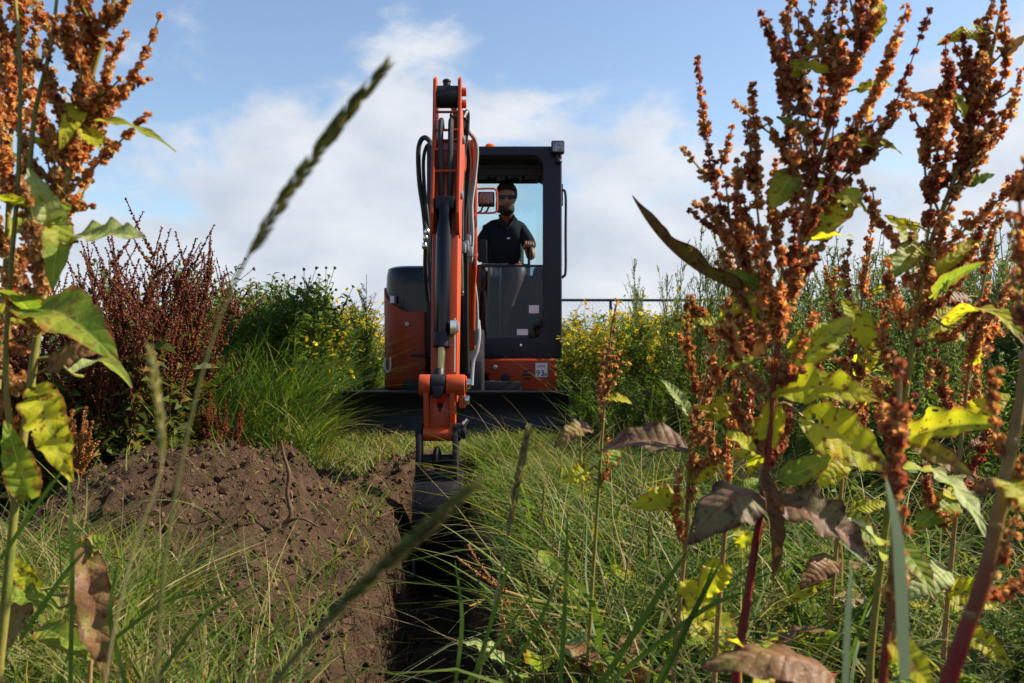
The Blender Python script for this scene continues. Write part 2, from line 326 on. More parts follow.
def axis(lo, hi, step, far_lo, far_hi, g=1.22):
    a = list(np.arange(lo, hi + step / 2, step)); s = step
    while a[-1] < far_hi: s *= g; a.append(a[-1] + s)
    s = step; pre = []; c = lo
    while c > far_lo: s *= g; c -= s; pre.append(c)
    return np.array(pre[::-1] + a)
ax = axis(-2.6, 1.0, 0.022, -700, 700); ay = axis(1.6, 6.6, 0.022, -700, 1500)
GX, GY = np.meshgrid(ax, ay, indexing='ij'); GZ = gz(GX, GY)
V = np.stack([GX.ravel(), GY.ravel(), GZ.ravel()], 1)
ny = len(ay); I, J = np.meshgrid(np.arange(len(ax) - 1), np.arange(ny - 1), indexing='ij'); a = (I * ny + J).ravel()
Q = np.stack([a, a + ny, a + ny + 1, a + 1], 1)
d_ = np.abs(GX - trench_x(GY)); intr = sstep(0.34, 0.2, d_) * sstep(1.0, 1.3, GY) * sstep(6.2, 5.9, GY)
me = fast_mesh('ground', V, [Q], {'grassy': (1 - np.maximum(soil_amount(GX, GY), intr)).ravel()}, [M['ground']])
go = link(bpy.data.objects.new('ground', me)); go['kind'] = 'structure'

# icosahedral clods
def ico():
    t = (1 + 5 ** .5) / 2
    v = np.array([(-1, t, 0), (1, t, 0), (-1, -t, 0), (1, -t, 0), (0, -1, t), (0, 1, t), (0, -1, -t), (0, 1, -t), (t, 0, -1), (t, 0, 1), (-t, 0, -1), (-t, 0, 1)], float)
    v /= np.linalg.norm(v[0])
    f = np.array([(0, 11, 5), (0, 5, 1), (0, 1, 7), (0, 7, 10), (0, 10, 11), (1, 5, 9), (5, 11, 4), (11, 10, 2), (10, 7, 6), (7, 1, 8), (3, 9, 4), (3, 4, 2), (3, 2, 6), (3, 6, 8), (3, 8, 9), (4, 9, 5), (2, 4, 11), (6, 2, 10), (8, 6, 7), (9, 8, 1)])
    return v, f
ICV, ICF = ico()
OCV = np.array([(1, 0, 0), (-1, 0, 0), (0, 1, 0), (0, -1, 0), (0, 0, 1), (0, 0, -1)], float)
OCF = np.array([(0, 2, 4), (2, 1, 4), (1, 3, 4), (3, 0, 4), (2, 0, 5), (1, 2, 5), (3, 1, 5), (0, 3, 5)])
def rand_rot(n, r=rng):
    q = r.normal(size=(n, 4)); q /= np.linalg.norm(q, axis=1)[:, None]; w_, x, y, z_ = q.T
    return np.stack([np.stack([1 - 2 * (y * y + z_ * z_), 2 * (x * y - z_ * w_), 2 * (x * z_ + y * w_)], 1),
                     np.stack([2 * (x * y + z_ * w_), 1 - 2 * (x * x + z_ * z_), 2 * (y * z_ - x * w_)], 1),
                     np.stack([2 * (x * z_ - y * w_), 2 * (y * z_ + x * w_), 1 - 2 * (x * x + y * y)], 1)], 1)
SDV = []
for _k in range(3):
    _a = _k * 2.094; SDV += [(math.cos(_a) * 0.95, math.sin(_a) * 0.95, -0.45), (math.cos(_a + .25) * 1.05, math.sin(_a + .25) * 1.05, 0.35)]
SDV = np.array([(0, 0, -1.0), (0, 0, 1.0)] + SDV); SDF = np.array([(0, 2, 3, 1), (0, 4, 5, 1), (0, 6, 7, 1)])      # papery three-winged fruit
def lumps(C, S, base=(OCV, OCF), jit=0.25, r=rng):
    """n small rotated solids at C with half sizes S (n,3)"""
    bv, bf = base; n = len(C)
    P = bv[None] * (1 + r.normal(size=(n, len(bv), 1)) * jit) * S[:, None, :]
    P = np.einsum('nij,nkj->nki', rand_rot(n, r), P) + C[:, None, :]
    Fc = (bf[None] + (np.arange(n) * len(bv))[:, None, None]).reshape(-1, bf.shape[1])
    var = np.repeat(r.random(n), len(bv))
    return P.reshape(-1, 3), Fc, var
nc = 30000
cx = rng.uniform(-2.4, -0.2, nc); cy = rng.uniform(1.9, 6.6, nc); keep = (soil_amount(cx, cy) > 0.6) & (rng.random(nc) < 0.8)
cx, cy = cx[keep], cy[keep]; sz = 0.003 + 0.013 * rng.random(len(cx)) ** 4 + 0.012 * (rng.random(len(cx)) < 0.015)
nb = 260; bx_ = rng.uniform(-2.2, -0.4, nb); by_ = rng.uniform(2.2, 6.3, nb); kb = soil_amount(bx_, by_) > 0.75; bx_, by_ = bx_[kb], by_[kb]
cx = np.concatenate([cx, bx_]); cy = np.concatenate([cy, by_]); sz = np.concatenate([sz, 0.014 + 0.022 * rng.random(len(bx_)) ** 2])
Vc, Fc, vc = lumps(np.stack([cx, cy, gz(cx, cy) + sz * 0.2], 1), np.stack([sz, sz * 0.8, sz * 0.6], 1), (ICV, ICF), 0.16)
me = fast_mesh('soil_clods', Vc, [Fc], {'var': vc}, [M['clod']], smooth=False)
tag(link(bpy.data.objects.new('soil_clods', me)), 'crumbly brown soil clods strewn over the dug spoil heap', 'soil', kind='stuff')

# ================================================================== solid modelling helper
class G:
    def __init__(s): s.v = []; s.f = []
    def add(s, v, f):
        o = len(s.v); s.v += [tuple(map(float, p)) for p in v]; s.f += [tuple(int(i) + o for i in q) for q in f]; return s
    def box(s, x0, x1, y0, y1, z0, z1):
        return s.add([(x, y, z_) for x in (x0, x1) for y in (y0, y1) for z_ in (z0, z1)], [(0, 1, 3, 2), (4, 6, 7, 5), (0, 4, 5, 1), (2, 3, 7, 6), (0, 2, 6, 4), (1, 5, 7, 3)])
    def prism(s, prof, a0, a1, ax):
        n = len(prof)
        def mk(p, a): return {'x': (a, p[0], p[1]), 'y': (p[0], a, p[1]), 'z': (p[0], p[1], a)}[ax]
        return s.add([mk(p, a0) for p in prof] + [mk(p, a1) for p in prof], [tuple(range(n)), tuple(range(2 * n - 1, n - 1, -1))] + [(i, (i + 1) % n, n + (i + 1) % n, n + i) for i in range(n)])
    def cyl(s, p0, p1, r0, r1=None, n=14): return s.tube([p0, p1], [r0, r0 if r1 is None else r1], n)
    def tube(s, pts, r, n=8, caps=True):
        v, f = tube_arr(np.array(pts, float), r, n); fl = [tuple(q) for q in f]; m = len(pts)
        if caps: fl += [tuple(range(n - 1, -1, -1)), tuple(range((m - 1) * n, m * n))]
        return s.add(v, fl)
    def ball(s, c, r, n=12):
        r = (r, r, r) if isinstance(r, (int, float)) else r; vs = []; m = n // 2
        for i in range(m + 1):
            for j in range(n):
                th = math.pi * i / m; ph = 2 * math.pi * j / n; vs.append((c[0] + r[0] * math.sin(th) * math.cos(ph), c[1] + r[1] * math.sin(th) * math.sin(ph), c[2] + r[2] * math.cos(th)))
        return s.add(vs, [(i * n + j, (i + 1) * n + j, (i + 1) * n + (j + 1) % n, i * n + (j + 1) % n) for i in range(m) for j in range(n)])
    def frame(s, out, inn, rad, a0, a1, ax, k=6):
        """rectangular plate with a round-cornered hole; out/inn = (u0,u1,v0,v1)"""
        P = []; O = []
        for (cu, cv, ou, ov, st) in ((inn[1] - rad, inn[3] - rad, out[1], out[3], 0), (inn[0] + rad, inn[3] - rad, out[0], out[3], 90), (inn[0] + rad, inn[2] + rad, out[0], out[2], 180), (inn[1] - rad, inn[2] + rad, out[1], out[2], 270)):
            for i in range(k):
                t = R(st + 90 * i / (k - 1)); P.append((cu + rad * math.cos(t), cv + rad * math.sin(t))); O.append((ou, ov))
        n = len(P)
        def mk(p, a): return {'x': (a, p[0], p[1]), 'y': (p[0], a, p[1])}[ax]
        v = [mk(p, a0) for p in P] + [mk(p, a0) for p in O] + [mk(p, a1) for p in P] + [mk(p, a1) for p in O]; f = []
        for i in range(n):
            j = (i + 1) % n; f += [(i, j, n + j, n + i), (2 * n + i, 3 * n + i, 3 * n + j, 2 * n + j), (i, 2 * n + i, 2 * n + j, j), (n + i, n + j, 3 * n + j, 3 * n + i)]
        return s.add(v, f)
    def make(s, name, mat, parent=None, bevel=0.0, seg=2, angle=35, label=None):
        org = origin_of(parent)
        me = bpy.data.meshes.new(name); bm = bmesh.new()
        vs = [bm.verts.new(Vector(p) - Vector(org)) for p in s.v]
        for q in s.f:
            try: bm.faces.new([vs[i] for i in q])
            except ValueError: pass
        bmesh.ops.remove_doubles(bm, verts=bm.verts, dist=1e-5)
        bmesh.ops.dissolve_degenerate(bm, edges=bm.edges, dist=1e-6)
        bmesh.ops.recalc_face_normals(bm, faces=bm.faces)
        if bevel:
            ed = [e for e in bm.edges if len(e.link_faces) == 2 and e.calc_face_angle(0) > R(angle)]
            bmesh.ops.bevel(bm, geom=ed, offset=bevel, segments=seg, profile=0.6, affect='EDGES', clamp_overlap=True)
        bm.to_mesh(me); bm.free()
        for p in me.polygons: p.use_smooth = True
        me.set_sharp_from_angle(angle=R(38)); me.materials.append(mat)
        o = bpy.data.objects.new(name, me); link(o, parent)
        if label: o['label'] = label
        return o
def frames(P):
    T = np.gradient(P, axis=0); T /= np.linalg.norm(T, axis=1)[:, None] + 1e-12
    ref = np.array([0, 0, 1.0]) if abs(T[0][2]) < 0.9 else np.array([1.0, 0, 0])
    A = []; a_ = np.cross(T[0], ref); a_ /= np.linalg.norm(a_)
    for t in T:
        a_ = a_ - t * np.dot(a_, t); a_ /= np.linalg.norm(a_) + 1e-12; A.append(a_)
    A = np.array(A); B = np.cross(T, A); return T, A, B
def tube_arr(P, r, n=6):
    m = len(P); r = np.full(m, r) if np.isscalar(r) else np.asarray(r, float)
    if m == 2 and False: pass
    T, A, B = frames(P); th = np.linspace(0, 2 * np.pi, n, endpoint=False)
    v = P[:, None, :] + r[:, None, None] * (np.cos(th)[None, :, None] * A[:, None, :] + np.sin(th)[None, :, None] * B[:, None, :])
    i, j = np.meshgrid(np.arange(m - 1), np.arange(n), indexing='ij'); jn = (j + 1) % n
    f = np.stack([i * n + j, i * n + jn, (i + 1) * n + jn, (i + 1) * n + j], -1).reshape(-1, 4)
    return v.reshape(-1, 3), f
def smooth_path(P, n=24):
    """Catmull-Rom through the points"""
    P = np.array(P, float); Q = np.vstack([2 * P[0] - P[1], P, 2 * P[-1] - P[-2]]); m = len(P) - 1
    t = np.linspace(0, m, n); i = np.minimum(t.astype(int), m - 1); u = (t - i)[:, None]
    p0, p1, p2, p3 = Q[i], Q[i + 1], Q[i + 2], Q[i + 3]
    return 0.5 * (2 * p1 + (p2 - p0) * u + (2 * p0 - 5 * p1 + 4 * p2 - p3) * u ** 2 + (-p0 + 3 * p1 - 3 * p2 + p3) * u ** 3)
def text_part(name, s, size, loc, rot, mat, parent, ext=0.002):
    cu = bpy.data.curves.new(name, 'FONT'); cu.body = s; cu.size = size; cu.extrude = ext; cu.align_x = 'CENTER'; cu.align_y = 'CENTER'; cu.resolution_u = 3
    t = bpy.data.objects.new('tmp', cu); COL.objects.link(t); bpy.context.view_layer.update()
    me = bpy.data.meshes.new_from_object(t.evaluated_get(bpy.context.evaluated_depsgraph_get())); bpy.data.objects.remove(t)
    me.name = name; me.materials.clear(); me.materials.append(mat)
    o = bpy.data.objects.new(name, me); link(o, parent); o.location = Vector(loc) - Vector(origin_of(parent)); o.rotation_euler = rot; return o
# ================================================================== excavator
EX = empty('excavator', (-0.45, 9.0, 0.05))
tag(EX, 'orange mini excavator with dark cab digging a trench towards the camera', 'excavator')
DX = -0.435                                             # centre line of boom and dipper
# ---- undercarriage
def track(xc):
    pr = []
    for (cy_, cz_, a0, a1) in ((10.15, 0.25, -90, 90), (8.25, 0.25, 90, 270)):
        for i in range(9):
            t = R(a0 + (a1 - a0) * i / 8); pr.append((cy_ + 0.165 * math.cos(t), cz_ + 0.165 * math.sin(t)))
    tr = G().prism(pr, xc - 0.185, xc + 0.185, 'x').make('track', M['rubber'], EX, 0.02)
    me = None
    for k in range(28):
        u = k / 28 * (3.8 + math.pi * 0.33); L1 = 1.9; c_ = math.pi * 0.165
        if u < L1: p, an = (8.25 + u, 0.085), 0
        elif u < L1 + c_: t = (u - L1) / 0.165 - math.pi / 2; p, an = (10.15 + 0.168 * math.cos(t), 0.25 + 0.168 * math.sin(t)), t + math.pi / 2
        elif u < 2 * L1 + c_: p, an = (10.15 - (u - L1 - c_), 0.418), math.pi
        else: t = (u - 2 * L1 - c_) / 0.165 + math.pi / 2; p, an = (8.25 + 0.168 * math.cos(t), 0.25 + 0.168 * math.sin(t)), t + math.pi / 2
        if me is None:
            s = G().prism([(-0.05, -0.02), (0.05, -0.02), (0.03, 0.02), (-0.03, 0.02)], -0.2, 0.2, 'x').make('track_shoe', M['rubber'], tr, 0.006); me = s.data
        else: s = link(bpy.data.objects.new('track_shoe', me), tr)
        s.location = Vector((xc, p[0], p[1])) - EX.location; s.rotation_euler = (an, 0, 0)
    for cy_, rr in ((8.25, 0.14), (10.15, 0.14), (8.8, 0.08), (9.2, 0.08), (9.6, 0.08)):
        G().cyl((xc - 0.195, cy_, 0.25 if rr > .1 else 0.19), (xc + 0.195, cy_, 0.25 if rr > .1 else 0.19), rr, n=20).make('track_wheel', M['black_paint'], tr, 0.01)
track(-1.25); track(0.29)
G().box(-1.05, 0.09, 8.6, 9.9, 0.25, 0.52).cyl((-0.48, 9.3, 0.5), (-0.48, 9.3, 0.66), 0.42, n=28).make('undercarriage_frame', M['black_paint'], EX, 0.02)
# ---- dozer blade
bl0, bl1 = X(340, 7.8), X(570, 7.8)
prof = []
for i in range(9):
    t = i / 8; prof.append((7.80 + 0.10 * math.sin(math.pi * t) - 0.02 * t, 0.07 + 0.375 * t))
back = [(p[0] + 0.035, p[1]) for p in prof[::-1]]
bl = G().prism(prof + back, bl0 + 0.02, bl1 - 0.02, 'x').make('dozer_blade', M['blade_steel'], EX, 0.006)
for x0 in (bl0, bl1 - 0.018):
    G().prism([(7.77, 0.06), (7.99, 0.06), (7.99, 0.40), (7.93, 0.455), (7.76, 0.455)], x0, x0 + 0.018, 'x').make('end_plate', M['blade_steel'], bl, 0.004)
G().box(bl0 + 0.02, bl1 - 0.02, 7.765, 7.80, 0.045, 0.135).make('cutting_edge', M['blade_steel'], bl, 0.006)
G().box(bl0 + 0.03, bl1 - 0.03, 7.775, 7.87, 0.442, 0.462).make('top_rim', M['blade_steel'], bl, 0.006)
for x0 in (-0.98, -0.02):
    G().prism([(7.9, 0.16), (8.9, 0.30), (8.9, 0.46), (7.9, 0.32)], x0 - 0.05, x0 + 0.05, 'x').make('blade_arm', M['black_paint'], EX, 0.015)
# ---- upper body
yb = 8.9
xl, xr = X(381, yb), -0.845
plan = [(xr, yb), (xl + 0.26, yb)] + [(xl + 0.26 - 0.26 * math.sin(R(a)), yb + 0.26 - 0.26 * math.cos(R(a))) for a in range(10, 91, 10)] + [(xl, 9.9), (xl + 0.2, 10.45), (-0.2, 10.65), (xr, 10.65)]
bd = G().prism(plan, Z(390, yb), Z(311, yb), 'z').make('rear_body', M['orange'], EX, 0.03, 3)
# orange shoulder that rises along the outer edge, black hood set into it
sh = [(xl + 0.004, Z(313, yb)), (xl + 0.20, Z(313, yb)), (xl + 0.10, Z(303, yb)), (xl + 0.055, Z(288, yb)), (xl + 0.012, Z(284, yb))]
def wrap(poly, y_in, out=0.0):
    """front-view outline wrapped round the rounded corner"""
    return poly
plan2 = [(xr, yb + 0.012), (xl + 0.27, yb + 0.012)] + [(xl + 0.27 - 0.255 * math.sin(R(a)), yb + 0.267 - 0.255 * math.cos(R(a))) for a in range(10, 91, 10)] + [(xl + 0.015, 9.9), (xl + 0.2, 10.4), (-0.2, 10.6), (xr, 10.6)]
hg = G(); n = len(plan2); zs = [Z(312, yb), Z(290, yb), Z(274, yb), Z(267, yb), Z(265, yb)]; sc_ = [0, 0.0, 0.016, 0.05, 0.13]
cxm, cym = -0.9, 9.8
for z_, k in zip(zs, sc_): hg.v += [(x + (cxm - x) * k * (1.0 if x < -0.9 else 0.0), y + (cym - y) * k * 0.6, z_) for x, y in plan2]
for i in range(len(zs) - 1): hg.f += [(i * n + j, i * n + (j + 1) % n, (i + 1) * n + (j + 1) % n, (i + 1) * n + j) for j in range(n)]
hg.f += [tuple(range((len(zs) - 1) * n, len(zs) * n)), tuple(range(n - 1, -1, -1))]
hood = hg.make('engine_hood', M['gloss_black'], EX)
# orange flank rising along the outer corner of the hood
fl = G(); A_ = list(range(0, 91, 10)); rr = 0.266
for a in A_:
    x, y = xl + 0.262 - rr * math.sin(R(a)), yb + 0.262 - rr * math.cos(R(a)); zt = Z(312, yb) + (Z(286, yb) - Z(312, yb)) * (a / 90) ** 1.3
    fl.v += [(x, y, Z(314, yb)), (x, y, zt), (x + 0.03 * math.sin(R(a)), y + 0.03 * math.cos(R(a)), zt), (x + 0.03 * math.sin(R(a)), y + 0.03 * math.cos(R(a)), Z(314, yb))]
x, y = xl - 0.004, 9.9; fl.v += [(x, y, Z(314, yb)), (x, y, Z(280, yb)), (x + 0.03, y, Z(280, yb)), (x + 0.03, y, Z(314, yb))]
m_ = len(A_) + 1
for i in range(m_ - 1): fl.f += [(i * 4 + k, i * 4 + (k + 1) % 4, i * 4 + 4 + (k + 1) % 4, i * 4 + 4 + k) for k in range(4)]
fl.f += [(0, 1, 2, 3), tuple((m_ - 1) * 4 + k for k in (3, 2, 1, 0))]
fl.make('flank_panel', M['orange'], bd)
G().cyl((X(407, yb), yb - 0.008, Z(324, yb)), (X(407, yb), yb + 0.03, Z(324, yb)), 0.022, n=16).make('hood_lock', M['steel'], bd, 0.003)
G().box(X(390, yb) , X(394, yb), yb - 0.003, yb + 0.02, Z(303, yb), Z(296, yb)).make('sticker', M['white'], hood)
G().box(xl + 0.30, xr - 0.004, yb - 0.006, yb + 0.02, Z(357, yb), Z(354, yb)).make('panel_seam', M['black_paint'], bd)
for ch, ang in (('U', 52), ('5', 84)):
    rr = 0.263; text_part('letter_' + ch.lower() if ch == 'U' else 'numeral', ch, 0.215, (xl + 0.26 - rr * math.sin(R(ang)), yb + 0.26 - rr * math.cos(R(ang)), Z(366, yb)), (R(90), 0, R(-ang)), M['white'], bd, 0.003)
# turntable skirt right of the boom
ys = 8.72
sk = G().prism([(X(488, ys), Z(391, ys)), (X(556, ys), Z(391, ys)), (X(556, ys), Z(359, ys)), (X(478, ys), Z(359, ys)), (X(478, ys), Z(374, ys)), (X(488, ys), Z(374, ys))], ys, 10.4, 'y').make('skirt_panel', M['orange'], EX, 0.02, 3)
G().cyl((X(495, ys), ys - 0.012, Z(367, ys)), (X(495, ys), ys + 0.02, Z(367, ys)), 0.022, n=14).make('bolt', M['steel'], sk, 0.004)
G().cyl((X(505.5, ys), ys - 0.006, Z(378, ys)), (X(505.5, ys), ys + 0.02, Z(378, ys)), 0.046, n=20).make('rubber_plug', M['black_paint'], sk, 0.004)
for i, (py, hw) in enumerate(((371, 4), (374.8, 5.2), (378.6, 4))):
    G().prism([(X(527 - hw, ys), Z(py + 1.0, ys)), (X(527 + hw, ys), Z(py + 1.0, ys)), (X(527 + hw * .7, ys), Z(py - 1.2, ys)), (X(527 - hw * .7, ys), Z(py - 1.2, ys))], ys - 0.004, ys + 0.01, 'y').make('vent_slot', M['ink'], sk)
st = G().box(X(535.5, ys), X(547.5, ys), ys - 0.003, ys + 0.01, Z(377, ys), Z(363, ys)).make('noise_sticker', M['white'], sk)
text_part('sticker_number', '93', 0.085, (X(540.2, ys), ys - 0.005, Z(373.3, ys)), (R(90), 0, 0), M['ink'], st, 0.001)
text_part('sticker_unit', 'dB', 0.036, (X(545.4, ys), ys - 0.005, Z(374.6, ys)), (R(90), 0, 0), M['ink'], st, 0.001)
text_part('sticker_heading', 'LWA', 0.034, (X(541.5, ys), ys - 0.005, Z(366.2, ys)), (R(90), 0, 0), M['ink'], st, 0.001)
st = G().box(X(490.5, ys), X(494.5, ys), ys - 0.003, ys + 0.01, Z(388, ys), Z(380.5, ys)).make('small_sticker', M['white'], sk)
G().box(X(491.6, ys), X(493.4, ys), ys - 0.005, ys + 0.0, Z(386.6, ys), Z(382, ys)).make('sticker_print', M['ink'], st)
G().box(X(430, ys) , X(478, ys), ys + 0.15, 10.3, Z(391, ys), Z(355, ys)).make('deck_frame', M['black_paint'], EX, 0.02)
# ---- cab
yc = 8.8; c0, c1, cb, ct = -0.835, X(562, yc), Z(358, yc), Z(146, yc); yr = 10.15
cabf = G().frame((c0, c1, cb, ct), (c0 + 0.10, X(543, yc), Z(338, yc), Z(156, yc)), 0.10, yc, yc + 0.12, 'y').make('cab_frame', M['cab_grey'], EX, 0.018, 3)
G().box(c0 + 0.02, c1 - 0.02, yc + 0.10, yr, ct - 0.06, ct + 0.012).make('roof', M['cab_grey'], cabf, 0.04, 3)
G().box(c0 + 0.08, c1 - 0.07, yc + 0.14, yr - 0.06, ct - 0.085, ct - 0.062).make('headliner', M['lining'], cabf)
for xw in (c0, c1 - 0.05):
    G().frame((yc + 0.12, yr, cb, ct - 0.062), (yc + 0.16, yr - 0.10, 1.60, ct - 0.13), 0.08, xw, xw + 0.05, 'x').make('side_frame', M['cab_grey'], cabf, 0.01)
    G().box(xw + 0.02, xw + 0.026, yc + 0.15, yr - 0.09, 1.59, ct - 0.12).make('side_window', M['glass'], cabf)
G().frame((c0 + 0.05, c1 - 0.05, cb, ct - 0.062), (c0 + 0.14, c1 - 0.12, 1.66, ct - 0.11), 0.08, yr - 0.06, yr, 'y').make('rear_frame', M['cab_grey'], cabf, 0.01)
G().box(c0 + 0.13, c1 - 0.11, yr - 0.034, yr - 0.028, 1.65, ct - 0.10).make('rear_window', M['glass'], cabf)
G().box(c0 + 0.05, c1 - 0.05, yc + 0.12, yr - 0.06, cb + 0.01, cb + 0.14).make('cab_floor', M['seat'], cabf)
lw = G().box(c0 + 0.09, X(543.5, yc), yc + 0.05, yc + 0.056, Z(338.5, yc), Z(266, yc)).make('lower_window', M['front_glass'], cabf)
G().box(c0 + 0.10, X(543, yc) - 0.001, yc + 0.035, yc + 0.075, Z(266.5, yc), Z(264.3, yc)).make('window_bar', M['cab_grey'], cabf, 0.006)
for (a0, a1, b0, b1) in ((529, 539, 305, 313), (517, 528, 329, 335)):
    G().box(X(a0, yc), X(a1, yc), yc + 0.044, yc + 0.049, Z(b1, yc), Z(b0, yc)).make('sticker', M['white'], lw)
# raised front pane stowed under the roof, sun visor and wiper motor lumps
rp = G().frame((c0 + 0.12, X(541, yc), yc + 0.2, yr - 0.3), (c0 + 0.2, X(541, yc) - 0.08, yc + 0.28, yr - 0.38), 0.05, 0, 0.03, 'x')
rp.v = [(v[1], v[2], Z(172, 9.2) + v[0]) for v in rp.v]; rp.make('raised_pane_frame', M['lining'], cabf, 0.006)
g = G().box(-0.5, 0.30, 9.02, 9.10, Z(176, 9.05), Z(166, 9.05))
for i in range(12): g.box(-0.45 + i * 0.058, -0.42 + i * 0.058 + 0.02 * (i % 3), 9.03, 9.09, Z(178 + (i * 7) % 4, 9.05), Z(175, 9.05))
g.make('sun_visor', M['lining'], cabf, 0.006)
# work light, beacon, aerial, hand rail, side details
wl = G().box(X(551, yc), X(564, yc), yc - 0.09, yc - 0.01, Z(155, yc), Z(142.5, yc)).make('work_light', M['black_paint'], cabf, 0.014, 3)
G().box(X(552.3, yc), X(562.7, yc), yc - 0.096, yc - 0.088, Z(153.6, yc), Z(144, yc)).make('light_lens', M['lens'], wl, 0.003)
G().tube([(X(557, yc), yc - 0.03, Z(155, yc)), (X(557, yc), yc - 0.03, Z(160, yc)), (X(558, yc), yc + 0.04, Z(164, yc))], 0.014).make('light_bracket', M['black_paint'], wl)
G().ball((X(558.5, yc), yc - 0.02, Z(162, yc)), (0.035, 0.03, 0.03)).make('light_knob', M['black_paint'], wl)
bc = G().cyl((X(489, yc), yc + 0.35, ct + 0.010), (X(489, yc), yc + 0.35, ct + 0.035), 0.055, n=18).make('beacon', M['black_paint'], cabf, 0.004)
pts = G(); pts.cyl((X(489, yc), yc + 0.35, ct + 0.033), (X(489, yc), yc + 0.35, ct + 0.085), 0.052, 0.047, 18).ball((X(489, yc), yc + 0.35, ct + 0.085), (0.046, 0.046, 0.02)); pts.make('beacon_lens', M['amber'], bc)
G().cyl((X(515, yc), yc + 0.5, ct), (X(515, yc), yc + 0.5, ct + 0.12), 0.004, 0.002, 6).make('aerial', M['black_paint'], cabf)
yh_ = yc + 0.06; hx = X(565.5, yh_)
G().tube(smooth_path([(c1 - 0.02, yh_, Z(191, yh_)), (hx - 0.03, yh_ - 0.02, Z(190.5, yh_)), (hx, yh_ - 0.02, Z(196, yh_)), (hx, yh_ - 0.02, Z(235, yh_)), (hx, yh_ - 0.02, Z(270, yh_)), (hx - 0.02, yh_ - 0.02, Z(276.5, yh_)), (c1 - 0.02, yh_, Z(278, yh_))], 40), 0.013, 8).make('hand_rail', M['black_paint'], cabf)
G().box(c1 - 0.005, c1 + 0.016, yc + 0.1, yc + 0.13, Z(204, yc), Z(182, yc)).make('door_hinge', M['cab_grey'], cabf, 0.004)
for (px, py) in ((521, 345), (479, 347)): G().cyl((X(px, yc), yc - 0.006, Z(py, yc)), (X(px, yc), yc + 0.01, Z(py, yc)), 0.012, n=10).make('bolt', M['chrome'], cabf)
# seat and controls
seat = G().box(-0.36, 0.22, 9.35, 9.85, 1.30, 1.46).make('seat', M['seat'], EX, 0.05, 3)
G().prism([(9.72, 1.42), (9.90, 1.42), (10.02, 2.18), (9.90, 2.22)], -0.33, 0.13, 'x').make('backrest', M['seat'], seat, 0.05, 3)
G().box(-0.18, -0.02, 9.93, 10.02, 2.34, 2.50).make('headrest', M['seat'], seat, 0.04, 3)
G().box(-0.26, 0.12, 9.45, 9.75, cb + 0.14, 1.31).make('seat_base', M['seat'], seat, 0.02)
for sx in (-1, 1):
    cs = G().box(-0.07 + sx * 0.36 - 0.07, -0.07 + sx * 0.36 + 0.07, 9.1, 9.7, 1.25, 1.66).make('side_console', M['seat'], EX, 0.03, 3)
    jx = X(529, 9.08) if sx > 0 else -0.43
    js = G().tube([(jx, 9.12, 1.64), (jx, 9.1, Z(258, 9.08)), (jx - 0.005, 9.08, Z(247, 9.08))], [0.016, 0.014, 0.026], 10).make('joystick', M['black_paint'], cs)
    G().ball((jx - 0.005, 9.08, Z(246, 9.08)), (0.03, 0.03, 0.045)).make('joystick_grip', M['seat'], js)
for x0 in (X(488, 8.98), X(500, 8.98)):
    lv = G().tube([(x0, 9.02, 1.0), (x0, 9.0, 1.35), (x0 + 0.01, 8.98, 1.66)], 0.011).make('travel_lever', M['chrome'], EX)
    G().cyl((x0 - 0.055, 8.98, 1.66), (x0 + 0.075, 8.98, 1.665), 0.02).make('lever_grip', M['seat'], lv, 0.004)
mon = G().box(X(478, 8.95), X(487, 8.95), 8.93, 8.99, Z(262, 8.95), Z(240, 8.95)).make('monitor', M['seat'], EX, 0.01)
# ---- swing post, boom, boom cylinder
G().prism([(8.0, 0.40), (8.75, 0.40), (8.75, 0.98), (8.5, 1.02), (8.3, 0.8), (8.02, 0.72)], DX - 0.17, DX + 0.17, 'x').make('swing_post', M['black_paint'], EX, 0.02)
lo = smooth_path([(0, 8.40, 0.62), (0, 8.05, 1.42), (0, 7.55, 2.02), (0, 6.95, 2.12), (0, 6.25, 2.10)], 18)
hi = smooth_path([(0, 6.22, 2.27), (0, 7.0, 2.42), (0, 7.75, 2.24), (0, 8.30, 1.55), (0, 8.62, 0.70)], 18)
boom = G().prism([(p[1], p[2]) for p in lo] + [(p[1], p[2]) for p in hi], DX + 0.005 - 0.09, DX + 0.005 + 0.09, 'x').make('boom', M['arm_orange'], EX, 0.012)
G().cyl((DX - 0.15, 8.45, 0.74), (DX + 0.15, 8.45, 0.74), 0.07, n=20).make('boom_foot_pin', M['steel'], boom, 0.006)
bcy = G().cyl((DX, 7.98, 0.62), (DX, 7.5, 1.30), 0.062, n=18).make('boom_cylinder', M['black_paint'], EX, 0.006)
G().cyl((DX, 7.5, 1.30), (DX, 7.2, 2.12), 0.034, n=14).make('cylinder_rod', M['chrome'], bcy)
acy = G().cyl((DX, 7.9, 2.34), (DX, 7.0, 2.64), 0.052, n=18).make('arm_cylinder', M['black_paint'], EX, 0.006)
G().cyl((DX, 7.0, 2.64), (DX, 6.28, 2.60), 0.03, n=14).make('cylinder_rod', M['chrome'], acy)
